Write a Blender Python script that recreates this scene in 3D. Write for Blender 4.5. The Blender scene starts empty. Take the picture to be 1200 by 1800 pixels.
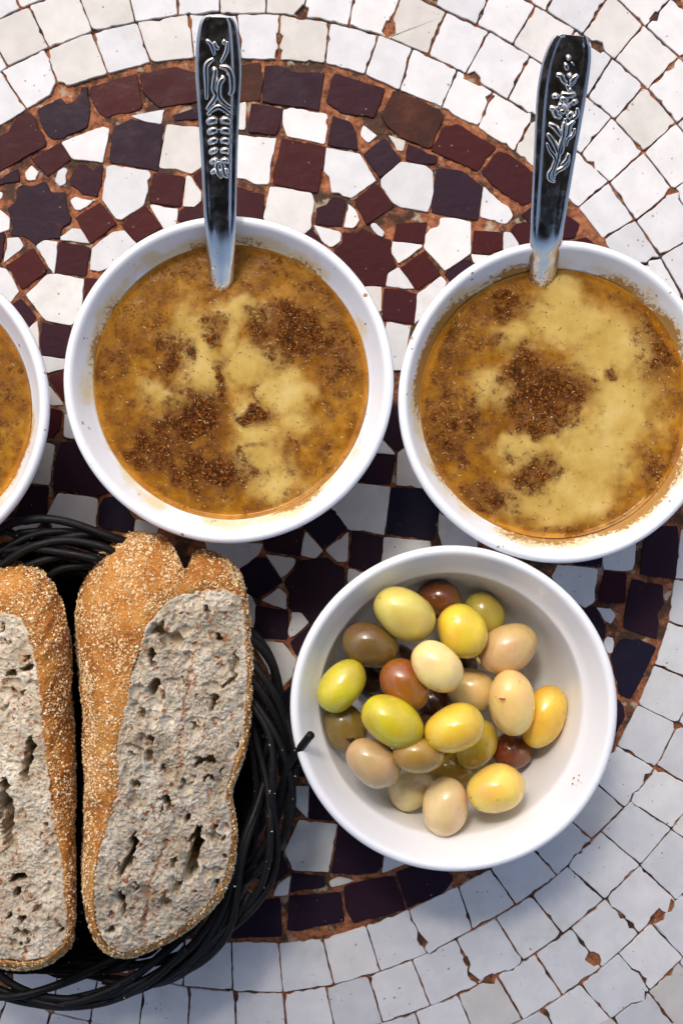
import bpy, math, random
import numpy as np
from math import radians, sin, cos, pi
from mathutils import Vector, Matrix

# ------------------------------------------------------------------ camera, sky, sun, exposure
SC = bpy.context.scene
COL = SC.collection
CAM_H = 0.50                 # lens height above the tile faces (m)
PX = 0.27 / 1200.0           # metres per photograph pixel on the tile faces

cam_d = bpy.data.cameras.new('camera')
cam = bpy.data.objects.new('camera', cam_d)
COL.objects.link(cam)
cam.location = (0, 0, CAM_H)
cam.rotation_euler = (0, 0, 0)
cam_d.sensor_fit = 'HORIZONTAL'
cam_d.sensor_width = 36.0
cam_d.lens = 36.0 * CAM_H / 0.27
cam_d.clip_start = 0.01
cam_d.clip_end = 200.0
SC.camera = cam

SUN_EL = radians(56)
SUN_AZ = radians(-20)        # measured from +Y (top of the picture), negative = to the left
world = bpy.data.worlds.new('World')
SC.world = world
world.use_nodes = True
wn = world.node_tree.nodes
wl = world.node_tree.links
wn.clear()
sky = wn.new('ShaderNodeTexSky')
sky.sky_type = 'NISHITA'
sky.sun_disc = False
sky.sun_elevation = SUN_EL
sky.sun_rotation = SUN_AZ
sky.air_density = 0.7
sky.dust_density = 4.0
sky.ozone_density = 0.3
bg = wn.new('ShaderNodeBackground')
bg.inputs['Strength'].default_value = 0.15
wo = wn.new('ShaderNodeOutputWorld')
wl.new(sky.outputs[0], bg.inputs['Color'])
wl.new(bg.outputs[0], wo.inputs['Surface'])

sun_d = bpy.data.lights.new('sun', 'SUN')
sun_d.energy = 0.8
sun_d.angle = radians(10)
sun_d.color = (1.0, 0.94, 0.85)
sun = bpy.data.objects.new('sun', sun_d)
COL.objects.link(sun)
sdir = Vector((sin(SUN_AZ) * cos(SUN_EL), cos(SUN_AZ) * cos(SUN_EL), sin(SUN_EL)))   # towards the sun
sun.rotation_euler = sdir.to_track_quat('Z', 'Y').to_euler()

SC.view_settings.view_transform = 'Standard'
SC.view_settings.look = 'None'
SC.view_settings.exposure = 0.78
SC.view_settings.gamma = 1.0
SC.view_settings.use_curve_mapping = False
SC.render.engine = 'CYCLES'
SC.cycles.max_bounces = 8

rng = np.random.RandomState(7)
random.seed(7)

# ------------------------------------------------------------------ helpers
def P(px, py, z=0.0):
    """photograph pixel seen at height z -> point in the place"""
    k = PX * (CAM_H - z) / CAM_H
    return ((px - 600.0) * k, -(py - 900.0) * k, z)

def link(o, parent=None):
    COL.objects.link(o)
    if parent is not None:
        o.parent = parent
    return o

def tag(o, label=None, cat=None, group=None, kind=None):
    if label: o['label'] = label
    if cat: o['category'] = cat
    if group: o['group'] = group
    if kind: o['kind'] = kind
    return o

def mesh(name, verts, faces, mat=None, parent=None, smooth=True):
    me = bpy.data.meshes.new(name)
    me.from_pydata([tuple(map(float, v)) for v in verts], [], faces)
    me.update()
    if mat is not None:
        me.materials.append(mat)
    if smooth:
        me.polygons.foreach_set('use_smooth', [True] * len(me.polygons))
    return link(bpy.data.objects.new(name, me), parent)

def fast_mesh(name, V, F, mat=None, parent=None, smooth=True):
    """V (n,3), F (m,k) arrays"""
    V = np.asarray(V, dtype=np.float32); F = np.asarray(F, dtype=np.int32)
    m, k = F.shape
    me = bpy.data.meshes.new(name)
    me.vertices.add(len(V)); me.vertices.foreach_set('co', V.ravel())
    me.loops.add(m * k); me.loops.foreach_set('vertex_index', F.ravel())
    me.polygons.add(m)
    me.polygons.foreach_set('loop_start', np.arange(0, m * k, k, dtype=np.int32))
    me.polygons.foreach_set('use_smooth', np.full(m, smooth, dtype=bool))
    me.update(calc_edges=True)
    me.validate()
    if mat is not None:
        me.materials.append(mat)
    return link(bpy.data.objects.new(name, me), parent)

def attr(o, name, vals):
    a = o.data.attributes.new(name, 'FLOAT', 'POINT')
    a.data.foreach_set('value', np.asarray(vals, dtype=np.float32).ravel())

def empty(name, loc=(0, 0, 0)):
    o = bpy.data.objects.new(name, None)
    o.empty_display_size = 0.01
    o.location = loc
    return link(o)

def reparent(child, root):
    """keep the child where it stands (root has only a location)"""
    child.parent = root
    child.matrix_parent_inverse = Matrix.Translation(root.location).inverted()

_T = np.random.RandomState(11).rand(64, 256, 256).astype(np.float32)
def vnoise(x, y, seed=0):
    t = _T[seed % 64]
    xi = np.floor(x).astype(int); yi = np.floor(y).astype(int)
    fx = x - xi; fy = y - yi
    fx = fx * fx * (3 - 2 * fx); fy = fy * fy * (3 - 2 * fy)
    a = t[xi % 256, yi % 256]; b = t[(xi + 1) % 256, yi % 256]
    c = t[xi % 256, (yi + 1) % 256]; d = t[(xi + 1) % 256, (yi + 1) % 256]
    return (a * (1 - fx) + b * fx) * (1 - fy) + (c * (1 - fx) + d * fx) * fy

def fbm(x, y, seed=0, octs=4, gain=0.5):
    s = 0; a = 1; n = 0
    for o in range(octs):
        s = s + a * vnoise(x * 2 ** o + 17.3 * o, y * 2 ** o + 5.1 * o, seed + o)
        n += a; a *= gain
    return s / n

def smooth01(x, a, b):
    t = np.clip((x - a) / (b - a), 0, 1)
    return t * t * (3 - 2 * t)

def inside(x, y, poly):
    res = np.zeros(x.shape, bool)
    n = len(poly)
    for i in range(n):
        x1, y1 = poly[i]; x2, y2 = poly[(i + 1) % n]
        if y1 == y2: continue
        c = ((y1 > y) != (y2 > y)) & (x < (x2 - x1) * (y - y1) / (y2 - y1) + x1)
        res ^= c
    return res

def catmull(pts, n, closed=True):
    p = np.asarray(pts, float); m = len(p); out = []
    segs = m if closed else m - 1
    for i in range(n):
        u = i / n * segs if closed else i / (n - 1) * segs
        k = min(int(u), segs - 1); f = u - k
        if closed:
            a, b, c, d = p[(k - 1) % m], p[k % m], p[(k + 1) % m], p[(k + 2) % m]
        else:
            a, b, c, d = p[max(k - 1, 0)], p[k], p[min(k + 1, m - 1)], p[min(k + 2, m - 1)]
        out.append(0.5 * ((2 * b) + (c - a) * f + (2 * a - 5 * b + 4 * c - d) * f * f + (3 * b - a - 3 * c + d) * f ** 3))
    return np.array(out)

def tube(path, rad, sides=8, cap=True, squash=None):
    """tube along path (n,3); rad scalar or (n,); squash = (axis vector, factor)"""
    path = np.asarray(path, float); n = len(path)
    rad = np.full(n, rad) if np.isscalar(rad) else np.asarray(rad)
    t = np.gradient(path, axis=0); t /= np.linalg.norm(t, axis=1)[:, None] + 1e-12
    up = np.array([0.013, 0.02, 1.0])
    V = []; F = []
    nrm = np.cross(t[0], up); nrm /= np.linalg.norm(nrm) + 1e-12
    for i in range(n):
        nrm = nrm - t[i] * np.dot(nrm, t[i]); nrm /= np.linalg.norm(nrm) + 1e-12
        b = np.cross(t[i], nrm)
        for j in range(sides):
            a = 2 * pi * j / sides
            off = (nrm * cos(a) + b * sin(a)) * rad[i]
            if squash is not None:
                ax = squash[0]
                off = off - ax * np.dot(off, ax) * (1 - squash[1])
            V.append(path[i] + off)
    for i in range(n - 1):
        for j in range(sides):
            k = (j + 1) % sides
            F.append((i * sides + j, i * sides + k, (i + 1) * sides + k, (i + 1) * sides + j))
    if cap:
        F.append(tuple(range(sides - 1, -1, -1)))
        F.append(tuple((n - 1) * sides + j for j in range(sides)))
    return V, F

class MB:
    def __init__(self): self.v = []; self.f = []
    def add(self, V, F):
        o = len(self.v); self.v += [tuple(p) for p in V]
        self.f += [tuple(i + o for i in f) for f in F]; return self
    def build(self, name, mat, parent=None, smooth=True):
        return mesh(name, self.v, self.f, mat, parent, smooth)

def lathe(profile, seg=128):
    V = []; F = []
    m = len(profile)
    for r, z in profile:
        if r < 1e-6:
            V.append([(0, 0, z)])
        else:
            V.append([(r * cos(2 * pi * j / seg), r * sin(2 * pi * j / seg), z) for j in range(seg)])
    idx = []; flat = []
    for ring in V:
        idx.append(list(range(len(flat), len(flat) + len(ring)))); flat += ring
    for a, b in zip(idx[:-1], idx[1:]):
        for j in range(seg):
            k = (j + 1) % seg
            if len(a) == 1: F.append((a[0], b[j], b[k]))
            elif len(b) == 1: F.append((a[j], b[0], a[k]))
            else: F.append((a[j], b[j], b[k], a[k]))
    return flat, F

# ------------------------------------------------------------------ materials
class NT:
    def __init__(self, name):
        self.m = bpy.data.materials.new(name); self.m.use_nodes = True
        self.t = self.m.node_tree; self.n = self.t.nodes
        self.b = self.n['Principled BSDF']
    def new(self, typ, **kw):
        nd = self.n.new('ShaderNode' + typ)
        for k, v in kw.items(): setattr(nd, k, v)
        return nd
    def link(self, a, b): self.t.links.new(a, b)
    def val(self, sock, v):
        if hasattr(v, 'links') or hasattr(v, 'is_output'): self.link(v, sock)
        else: sock.default_value = v
    def coord(self, kind='Object'):
        return self.new('TexCoord').outputs[kind]
    def noise(self, scale, detail=4, rough=0.55, vec=None, dim='3D', dist=0.0):
        nd = self.new('TexNoise'); nd.noise_dimensions = dim
        nd.inputs['Scale'].default_value = scale; nd.inputs['Detail'].default_value = detail
        nd.inputs['Roughness'].default_value = rough; nd.inputs['Distortion'].default_value = dist
        if vec is not None: self.link(vec, nd.inputs['Vector'])
        return nd.outputs['Fac']
    def voro(self, scale, vec=None, feature='F1'):
        nd = self.new('TexVoronoi'); nd.feature = feature
        nd.inputs['Scale'].default_value = scale
        if vec is not None: self.link(vec, nd.inputs['Vector'])
        return nd
    def ramp(self, fac, stops, interp='LINEAR'):
        nd = self.new('ValToRGB'); nd.color_ramp.interpolation = interp
        e = nd.color_ramp.elements
        while len(e) < len(stops): e.new(0.5)
        for el, (p, c) in zip(e, stops):
            el.position = p
            el.color = c if len(c) == 4 else (*c, 1)
        self.link(fac, nd.inputs['Fac']); return nd.outputs['Color']
    def maprange(self, v, a, b, c=0.0, d=1.0):
        nd = self.new('MapRange'); nd.interpolation_type = 'SMOOTHSTEP'
        self.val(nd.inputs['Value'], v)
        for k, x in zip(('From Min', 'From Max', 'To Min', 'To Max'), (a, b, c, d)):
            nd.inputs[k].default_value = x
        return nd.outputs['Result']
    def math(self, op, a, b=0.0, c=None, clamp=False):
        nd = self.new('Math', operation=op, use_clamp=clamp)
        self.val(nd.inputs[0], a); self.val(nd.inputs[1], b)
        if c is not None: self.val(nd.inputs[2], c)
        return nd.outputs[0]
    def mix(self, fac, a, b, mode='MIX'):
        nd = self.new('Mix', data_type='RGBA', blend_type=mode)
        self.val(nd.inputs[0], fac)
        for s, v in ((6, a), (7, b)):
            if isinstance(v, tuple): nd.inputs[s].default_value = v if len(v) == 4 else (*v, 1)
            else: self.link(v, nd.inputs[s])
        return nd.outputs[2]
    def attr(self, name):
        nd = self.new('Attribute'); nd.attribute_name = name
        return nd.outputs['Fac']
    def bump(self, h, strength=0.3, dist=0.001):
        nd = self.new('Bump'); nd.inputs['Strength'].default_value = strength
        nd.inputs['Distance'].default_value = dist
        self.link(h, nd.inputs['Height']); self.link(nd.outputs[0], self.b.inputs['Normal']); return nd
    def set(self, **kw):
        names = {'color': 'Base Color', 'rough': 'Roughness', 'metal': 'Metallic', 'spec': 'Specular IOR Level',
                 'sss': 'Subsurface Weight', 'sssr': 'Subsurface Radius', 'ssss': 'Subsurface Scale', 'coat': 'Coat Weight',
                 'coatr': 'Coat Roughness', 'ior': 'IOR'}
        for k, v in kw.items():
            s = self.b.inputs[names[k]]
            if isinstance(v, tuple): s.default_value = v if (len(v) != 3 or k == 'sssr') else (*v, 1)
            else: self.val(s, v)
        return self
    def rand(self):
        return self.new('ObjectInfo').outputs['Random']

def geo_pos(n):
    return n.new('NewGeometry').outputs['Position']

def mat_white_tile():
    n = NT('white_glaze')
    p = geo_pos(n); r = n.rand()
    tone = n.ramp(r, [(0, (0.55, 0.555, 0.56)), (0.4, (0.65, 0.65, 0.65)), (0.8, (0.70, 0.69, 0.67)), (1.0, (0.55, 0.525, 0.475))])
    cloud = n.maprange(n.noise(90, 5, 0.6, p), 0.3, 0.75, 0.90, 1.04)
    comb = n.new('CombineColor')
    for i in range(3): n.link(cloud, comb.inputs[i])
    c = n.mix(1.0, tone, comb.outputs[0], 'MULTIPLY')
    # pin holes and grime specks in the glaze
    v = n.voro(520, p)
    sep = n.new('SeparateColor'); n.link(v.outputs['Color'], sep.inputs[0])
    sel = n.math('GREATER_THAN', sep.outputs[0], 0.80)
    dot = n.math('LESS_THAN', v.outputs['Distance'], n.math('MULTIPLY', sep.outputs[1], 0.26))
    patch = n.maprange(n.noise(60, 3, 0.5, p), 0.40, 0.58)
    spots = n.math('MULTIPLY', n.math('MULTIPLY', sel, dot), patch)
    c = n.mix(n.math('MULTIPLY', spots, 0.75), c, (0.16, 0.14, 0.11))
    dirt = n.maprange(n.noise(38, 6, 0.7, p), 0.54, 0.76, 0, 0.38)
    c = n.mix(dirt, c, (0.40, 0.36, 0.28))
    n.set(color=c, rough=n.maprange(n.noise(140, 3, 0.6, p), 0.3, 0.7, 0.40, 0.62), spec=0.2)
    h = n.math('ADD', n.math('MULTIPLY', n.noise(260, 3, 0.5, p), 0.6), n.math('MULTIPLY', spots, -0.6))
    n.bump(h, 0.22, 0.0006)
    return n.m

def mat_dark_tile():
    n = NT('dark_glaze')
    p = geo_pos(n); r = n.rand()
    cl = n.noise(70, 4, 0.6, p)
    hue = n.math('ADD', n.math('MULTIPLY', r, 0.8), n.math('MULTIPLY', cl, 0.3))
    c = n.ramp(hue, [(0.0, (0.060, 0.010, 0.009)), (0.45, (0.045, 0.008, 0.010)), (0.75, (0.032, 0.008, 0.014)), (1.0, (0.022, 0.009, 0.018))])
    c = n.mix(n.maprange(n.noise(120, 5, 0.65, p), 0.60, 0.78, 0, 0.55), c, (0.11, 0.035, 0.018))
    v = n.voro(620, p)
    sep = n.new('SeparateColor'); n.link(v.outputs['Color'], sep.inputs[0])
    sp = n.math('MULTIPLY', n.math('GREATER_THAN', sep.outputs[0], 0.965), n.math('LESS_THAN', v.outputs['Distance'], n.math('MULTIPLY', sep.outputs[1], 0.24)))
    c = n.mix(n.math('MULTIPLY', sp, 0.6), c, (0.30, 0.20, 0.12))
    n.set(color=c, rough=n.maprange(n.noise(110, 4, 0.6, p), 0.3, 0.7, 0.34, 0.55), spec=0.09)
    n.bump(n.noise(300, 4, 0.55, p), 0.25, 0.0006)
    return n.m

def mat_brown_tile():
    n = NT('brown_glaze')
    p = geo_pos(n)
    c = n.ramp(n.noise(90, 5, 0.65, p), [(0.3, (0.030, 0.010, 0.008)), (0.55, (0.055, 0.017, 0.010)), (0.75, (0.095, 0.032, 0.017))])
    n.set(color=c, rough=0.5, spec=0.1)
    n.bump(n.noise(340, 4, 0.55, p), 0.3, 0.0006)
    return n.m

def mat_grout():
    n = NT('terracotta_grout')
    p = geo_pos(n)
    c = n.ramp(n.noise(420, 5, 0.7, p), [(0.30, (0.085, 0.032, 0.018)), (0.45, (0.27, 0.095, 0.042)), (0.62, (0.39, 0.155, 0.072)), (0.78, (0.52, 0.31, 0.19))])
    dirt = n.maprange(n.noise(75, 5, 0.7, p), 0.44, 0.58, 0, 0.9)
    c = n.mix(dirt, c, (0.045, 0.030, 0.022))
    pale = n.maprange(n.noise(110, 4, 0.6, p), 0.58, 0.66, 0, 0.75)
    c = n.mix(pale, c, (0.42, 0.36, 0.26))
    n.set(color=c, rough=0.9, spec=0.2)
    n.bump(n.noise(900, 4, 0.7, p), 0.7, 0.0008)
    return n.m

def mat_porcelain(name, R, stain=None, seed=0.0):
    """stain = (yellow smear amount, brown speck amount, inner radius fraction range)"""
    n = NT(name)
    oc = n.coord('Object')
    c = (0.86, 0.865, 0.87, 1)
    base = n.mix(n.maprange(n.noise(30, 3, 0.5, oc), 0.35, 0.7, 0.0, 0.35), (0.84, 0.85, 0.86), (0.88, 0.875, 0.86))
    if stain:
        sep = n.new('SeparateXYZ'); n.link(oc, sep.inputs[0])
        r = n.math('SQRT', n.math('ADD', n.math('MULTIPLY', sep.outputs[0], sep.outputs[0]), n.math('MULTIPLY', sep.outputs[1], sep.outputs[1])))
        rr = n.math('DIVIDE', r, R)
        mp = n.new('Mapping'); mp.inputs['Location'].default_value = (seed, seed * 0.7, 0)
        n.link(oc, mp.inputs['Vector'])
        mv = mp.outputs[0]
        inz = n.math('GREATER_THAN', sep.outputs[2], 0.040)
        ringn = n.maprange(n.noise(22, 2, 0.5, mv), 0.36, 0.62, 0.08 + 0.30 * stain[1], 1.0)
        near = n.math('MULTIPLY', n.maprange(rr, 0.845, 0.845 + stain[2], 1.0, 0.0), ringn)
        nz = n.noise(62, 5, 0.6, mv)
        sm = n.maprange(n.math('ADD', n.math('MULTIPLY', near, 0.5), nz), 0.72 - stain[0] * 0.2, 0.95 - stain[0] * 0.2)
        sm = n.math('MULTIPLY', n.math('MULTIPLY', sm, inz), n.maprange(near, 0.0, 0.25))
        base = n.mix(n.math('MULTIPLY', sm, 0.6), base, (0.72, 0.53, 0.13))
        heavy = n.maprange(n.math('ADD', n.math('MULTIPLY', near, 0.75), n.noise(620, 5, 0.75, mv)), 1.06 - stain[1] * 0.24, 1.20 - stain[1] * 0.24)
        heavy = n.math('MULTIPLY', heavy, inz)
        base = n.mix(n.math('MULTIPLY', heavy, 0.9), base, (0.36, 0.16, 0.016))
        v = n.voro(560, mv)
        s2 = n.new('SeparateColor'); n.link(v.outputs['Color'], s2.inputs[0])
        dots = n.math('MULTIPLY', n.math('GREATER_THAN', s2.outputs[0], 0.985 - 0.10 * stain[1]), n.math('LESS_THAN', v.outputs['Distance'], n.math('MULTIPLY', s2.outputs[1], 0.45)))
        dots = n.math('MULTIPLY', n.math('MULTIPLY', dots, inz), n.maprange(n.noise(40, 3, 0.5, mv), 0.42, 0.6))
        base = n.mix(n.math('MULTIPLY', dots, 0.9), base, (0.26, 0.11, 0.02))
    n.set(color=base, rough=0.16, spec=0.5, coat=0.25, coatr=0.06)
    n.bump(n.noise(45, 2, 0.5, oc), 0.06, 0.002)
    return n.m

def mat_soup():
    n = NT('bean_soup')
    oc = n.coord('Object')
    ye = n.attr('puree'); sp = n.attr('spice'); ed = n.attr('edge')
    f1 = n.noise(880, 5, 0.78, oc); f2 = n.noise(240, 5, 0.65, oc); f3 = n.noise(70, 4, 0.6, oc)
    amber = n.ramp(n.math('ADD', n.math('MULTIPLY', f2, 0.45), n.math('MULTIPLY', f3, 0.55)), [(0.32, (0.095, 0.029, 0.003)), (0.44, (0.215, 0.080, 0.006)), (0.56, (0.37, 0.165, 0.014)), (0.72, (0.54, 0.315, 0.045))])
    yel = n.ramp(f3, [(0.3, (0.44, 0.275, 0.055)), (0.55, (0.54, 0.375, 0.105)), (0.75, (0.61, 0.455, 0.165))])
    ym = n.maprange(n.math('ADD', ye, n.math('MULTIPLY', n.math('SUBTRACT', f3, 0.5), 0.6)), 0.12, 0.85)
    c = n.mix(ym, amber, yel)
    spice = n.ramp(f1, [(0.38, (0.006, 0.002, 0.0006)), (0.47, (0.034, 0.008, 0.001)), (0.54, (0.105, 0.027, 0.002)), (0.66, (0.40, 0.145, 0.014))])
    f4 = n.noise(160, 6, 0.72, oc)
    wash = n.maprange(n.math('ADD', sp, n.math('MULTIPLY', n.math('SUBTRACT', f4, 0.5), 0.8)), 0.10, 0.85, 0, 0.8)
    c = n.mix(wash, c, (0.135, 0.047, 0.005))                     # spice gone soft in the oil
    thr = n.math('ADD', sp, n.math('MULTIPLY', n.math('SUBTRACT', f1, 0.5), 1.7))
    thr = n.math('ADD', thr, n.math('MULTIPLY', n.math('SUBTRACT', f4, 0.5), 2.6))
    sm = n.maprange(thr, 0.52, 0.86)
    c = n.mix(n.math('MULTIPLY', sm, 0.92), c, spice)
    oil = n.ramp(f3, [(0.35, (0.36, 0.125, 0.003)), (0.65, (0.58, 0.24, 0.010))])
    c = n.mix(n.math('MULTIPLY', n.maprange(ed, 0.35, 1.0), 0.8), c, oil)
    n.set(color=c, rough=n.math('ADD', 0.24, n.math('MULTIPLY', sm, 0.4)), spec=n.math('SUBTRACT', 0.26, n.math('MULTIPLY', sm, 0.18)), sss=0.05, sssr=(1.0, 0.5, 0.15), ssss=0.002)
    h = n.math('ADD', n.math('MULTIPLY', f1, n.math('ADD', n.math('MULTIPLY', sm, 0.9), 0.10)), n.math('MULTIPLY', f2, 0.25))
    n.bump(h, 0.55, 0.0008)
    return n.m

def mat_flecks(name, stops, rough=0.5):
    n = NT(name)
    c = n.ramp(n.attr('tint'), stops)
    n.set(color=c, rough=rough, spec=0.4)
    return n.m

def mat_metal():
    n = NT('worn_steel')
    oc = n.coord('Object')
    f = n.noise(260, 5, 0.7, oc)
    n.set(color=n.ramp(n.noise(60, 3, 0.5, oc), [(0.3, (0.50, 0.485, 0.455)), (0.7, (0.68, 0.655, 0.61))]), metal=1.0,
          rough=n.maprange(f, 0.3, 0.75, 0.14, 0.30))
    n.bump(n.noise(500, 3, 0.6, oc), 0.05, 0.0004)
    return n.m

def mat_crust():
    n = NT('bread_crust')
    p = n.coord('Object')
    f = n.noise(55, 6, 0.7, p)
    c = n.ramp(f, [(0.30, (0.21, 0.058, 0.008)), (0.47, (0.43, 0.155, 0.022)), (0.66, (0.62, 0.30, 0.065))])
    g = n.noise(900, 4, 0.7, p)
    c = n.mix(n.maprange(g, 0.52, 0.68, 0, 0.75), c, (0.72, 0.50, 0.23))
    n.set(color=c, rough=0.75, spec=0.25)
    n.bump(n.noise(1300, 4, 0.7, p), 0.8, 0.0008)
    return n.m

def mat_crumb():
    n = NT('bread_crumb')
    p = n.coord('Object')
    c = n.ramp(n.noise(85, 4, 0.6, p), [(0.32, (0.40, 0.335, 0.235)), (0.50, (0.57, 0.50, 0.38)), (0.62, (0.70, 0.64, 0.51)), (0.75, (0.86, 0.81, 0.68))])
    fine = n.noise(520, 4, 0.75, p)
    c = n.mix(n.maprange(fine, 0.50, 0.62, 0, 0.6), c, (0.36, 0.22, 0.115))
    wv = n.new('Mix', data_type='VECTOR'); wn_ = n.new('TexNoise'); wn_.inputs['Scale'].default_value = 420; n.link(p, wn_.inputs['Vector'])
    wv.inputs[0].default_value = 0.0035; n.link(p, wv.inputs[4]); n.link(wn_.outputs['Color'], wv.inputs[5])
    v = n.voro(470, wv.outputs[1])                                # bran
    sep = n.new('SeparateColor'); n.link(v.outputs['Color'], sep.inputs[0])
    br = n.math('MULTIPLY', n.math('GREATER_THAN', sep.outputs[0], 0.40), n.maprange(n.math('DIVIDE', v.outputs['Distance'], n.math('ADD', n.math('MULTIPLY', sep.outputs[1], 0.6), 0.02)), 0.6, 1.2, 1.0, 0.0))
    br = n.math('MULTIPLY', br, n.maprange(n.noise(300, 3, 0.6, p), 0.42, 0.56))
    c = n.mix(n.math('MULTIPLY', br, 0.9), c, (0.30, 0.095, 0.028))
    st = n.maprange(n.noise(170, 5, 0.75, p), 0.55, 0.68, 0, 0.55)
    c = n.mix(st, c, (0.42, 0.20, 0.085))
    c = n.mix(n.math('MULTIPLY', n.attr('seam'), 0.6), c, (0.28, 0.10, 0.035))
    c = n.mix(n.math('MULTIPLY', n.maprange(n.math('ADD', n.attr('rim'), n.math('SUBTRACT', fine, 0.5)), 0.25, 0.9), 0.9), c, (0.45, 0.19, 0.045))
    n.set(color=c, rough=0.9, spec=0.1, sss=0.15, sssr=(1.0, 0.75, 0.5), ssss=0.0012)
    n.bump(n.noise(1700, 4, 0.7, p), 0.25, 0.0004)
    return n.m

def mat_olive():
    n = NT('olive_skin')
    oc = n.coord('Object'); oi = n.new('ObjectInfo')
    mp = n.new('Mapping'); n.link(oc, mp.inputs['Vector'])
    cb = n.new('CombineXYZ'); n.link(n.math('MULTIPLY', oi.outputs['Random'], 3.0), cb.inputs[0])
    n.link(cb.outputs[0], mp.inputs['Location'])
    v = mp.outputs[0]
    hsv = n.new('HueSaturation'); hsv.inputs['Saturation'].default_value = 1.0; n.link(oi.outputs['Color'], hsv.inputs['Color'])
    n.link(n.maprange(n.noise(110, 3, 0.5, v), 0.3, 0.7, 0.485, 0.512), hsv.inputs['Hue'])
    n.link(n.maprange(n.noise(75, 3, 0.5, v), 0.3, 0.72, 0.92, 1.18), hsv.inputs['Value'])
    c = hsv.outputs[0]
    blot = n.maprange(n.noise(150, 4, 0.6, v), 0.62, 0.74, 0, 0.28)
    c = n.mix(blot, c, n.mix(0.6, c, (0.30, 0.11, 0.015)))
    # greener or browner towards one tip, and a few bruises
    sx = n.new('SeparateXYZ'); n.link(oc, sx.inputs[0])
    tip = n.maprange(n.math('ADD', sx.outputs[0], n.math('MULTIPLY', n.math('SUBTRACT', n.noise(130, 3, 0.6, v), 0.5), 0.012)), 0.001, 0.013, 0, 0.55)
    c = n.mix(tip, c, n.mix(0.55, c, (0.24, 0.17, 0.02)))
    bru = n.maprange(n.noise(260, 4, 0.65, v), 0.64, 0.73, 0, 0.5)
    c = n.mix(bru, c, n.mix(0.7, c, (0.20, 0.085, 0.012)))
    n.set(color=c, rough=n.maprange(n.noise(90, 3, 0.5, v), 0.3, 0.7, 0.20, 0.34), spec=0.4, sss=0.06, sssr=(1.0, 0.7, 0.25), ssss=0.002, coat=0.5, coatr=0.07)
    n.bump(n.noise(330, 4, 0.6, v), 0.16, 0.0007)
    return n.m

def mat_plain(name, color, rough=0.5, spec=0.4, nscale=200, var=0.25, bump=0.15):
    n = NT(name)
    oc = n.coord('Object')
    f = n.noise(nscale, 4, 0.6, oc)
    dark = tuple(x * (1 - var) for x in color); lite = tuple(min(1, x * (1 + var)) for x in color)
    n.set(color=n.ramp(f, [(0.3, dark), (0.7, lite)]), rough=rough, spec=spec)
    if bump: n.bump(f, bump, 0.0005)
    return n.m
M_WHITE = mat_white_tile(); M_DARK = mat_dark_tile(); M_BROWN = mat_brown_tile(); M_GROUT = mat_grout()

# ------------------------------------------------------------------ the mosaic tabletop
CX, CY = 430.0, 880.0        # middle of the table in photograph pixels

# joints of the white courses: (inner end, outer end), clockwise, one list per run of neighbours
ROW1 = [
 [((-42,250),(-78,186)),((47,192),(1,124)),((103,156),(80,86)),((190,129),(161,55)),((265,110),(241,38)),((341,101),(333,24)),((424,103),(416,23)),
  ((489,104),(492,24)),((571,111),(579,38)),((641,130),(666,59)),((702,158),(725,84)),((776,189),(804,122)),((840,224),(866,160)),
  ((904,266),(938,203)),((960,314),(1005,256)),((1016,364),(1069,318)),((1059,420),(1115,385)),((1100,488),(1160,451)),((1134,560),(1202,527))],
 [((1196,930),(1278,932)),((1184,1018),(1266,1028)),((1173,1093),(1254,1117)),((1149,1169),(1226,1200)),((1120,1239),(1191,1273)),((1084,1311),(1152,1351)),((1037,1368),(1098,1421)),
  ((986,1428),(1040,1476)),((925,1482),(980,1540)),((862,1527),(907,1592)),((805,1557),(830,1635)),((718,1600),(751,1677)),
  ((643,1628),(669,1709)),((566,1650),(587,1732)),((490,1658),(497,1746)),((407,1655),(409,1744)),((325,1650),(321,1735)),((245,1632),(236,1716))]]
ROW2 = [
 [((-70,182),(-108,118)),((11,112),(-27,44)),((85,80),(51,9)),((162,52),(132,-22)),((237,36),(220,-40)),((313,23),(304,-58)),((387,21),(384,-60)),
  ((467,20),(470,-60)),((533,24),(546,-55)),((613,41),(628,-40)),((680,60),(708,-18)),((753,92),(784,19)),((820,126),(860,54)),
  ((898,165),(931,97)),((965,210),(1003,148)),((1033,256),(1075,205)),((1074,317),(1131,266)),((1122,384),(1184,334)),((1163,449),(1232,408)),((1206,528),(1276,495))],
 [((1256,1120),(1335,1150)),((1228,1200),(1305,1232)),((1193,1275),(1266,1314)),((1155,1350),(1232,1392)),((1110,1411),(1181,1457)),((1060,1466),(1125,1522)),
  ((1003,1528),(1062,1582)),((938,1580),(989,1644)),((875,1622),(919,1691)),((803,1655),(840,1732)),((726,1693),(757,1770)),
  ((648,1720),(672,1800)),((574,1742),(590,1817)),((498,1748),(505,1831)),((413,1748),(415,1833)),((333,1740),(329,1828)),((252,1733),(244,1817)),
  ((172,1716),(158,1796)),((104,1690),(94,1782)),((40,1660),(12,1745))]]
ROW3 = [
 [((-40,46),(-78,-20)),((33,8),(5,-64)),((110,-22),(88,-95))],
 [((765,10),(792,-62)),((837,41),(872,-32)),((901,77),(941,9)),((970,118),(1012,51)),((1037,164),(1076,100)),((1084,205),(1133,149)),((1136,263),(1188,215)),((1190,328),(1246,284)),((1236,400),(1306,364))],
 [((1236,1390),(1316,1432)),((1182,1460),(1252,1510)),((1129,1527),(1189,1584)),((1066,1583),(1123,1642)),((1009,1639),(1058,1702)),((944,1683),(989,1752)),((880,1727),(919,1795)),((808,1757),(838,1830)),((733,1790),(756,1862)),((655,1812),(672,1890))],
 [((158,1800),(140,1880)),((88,1784),(66,1860)),((14,1752),(-16,1832)),((-60,1720),(-92,1795))]]
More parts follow.
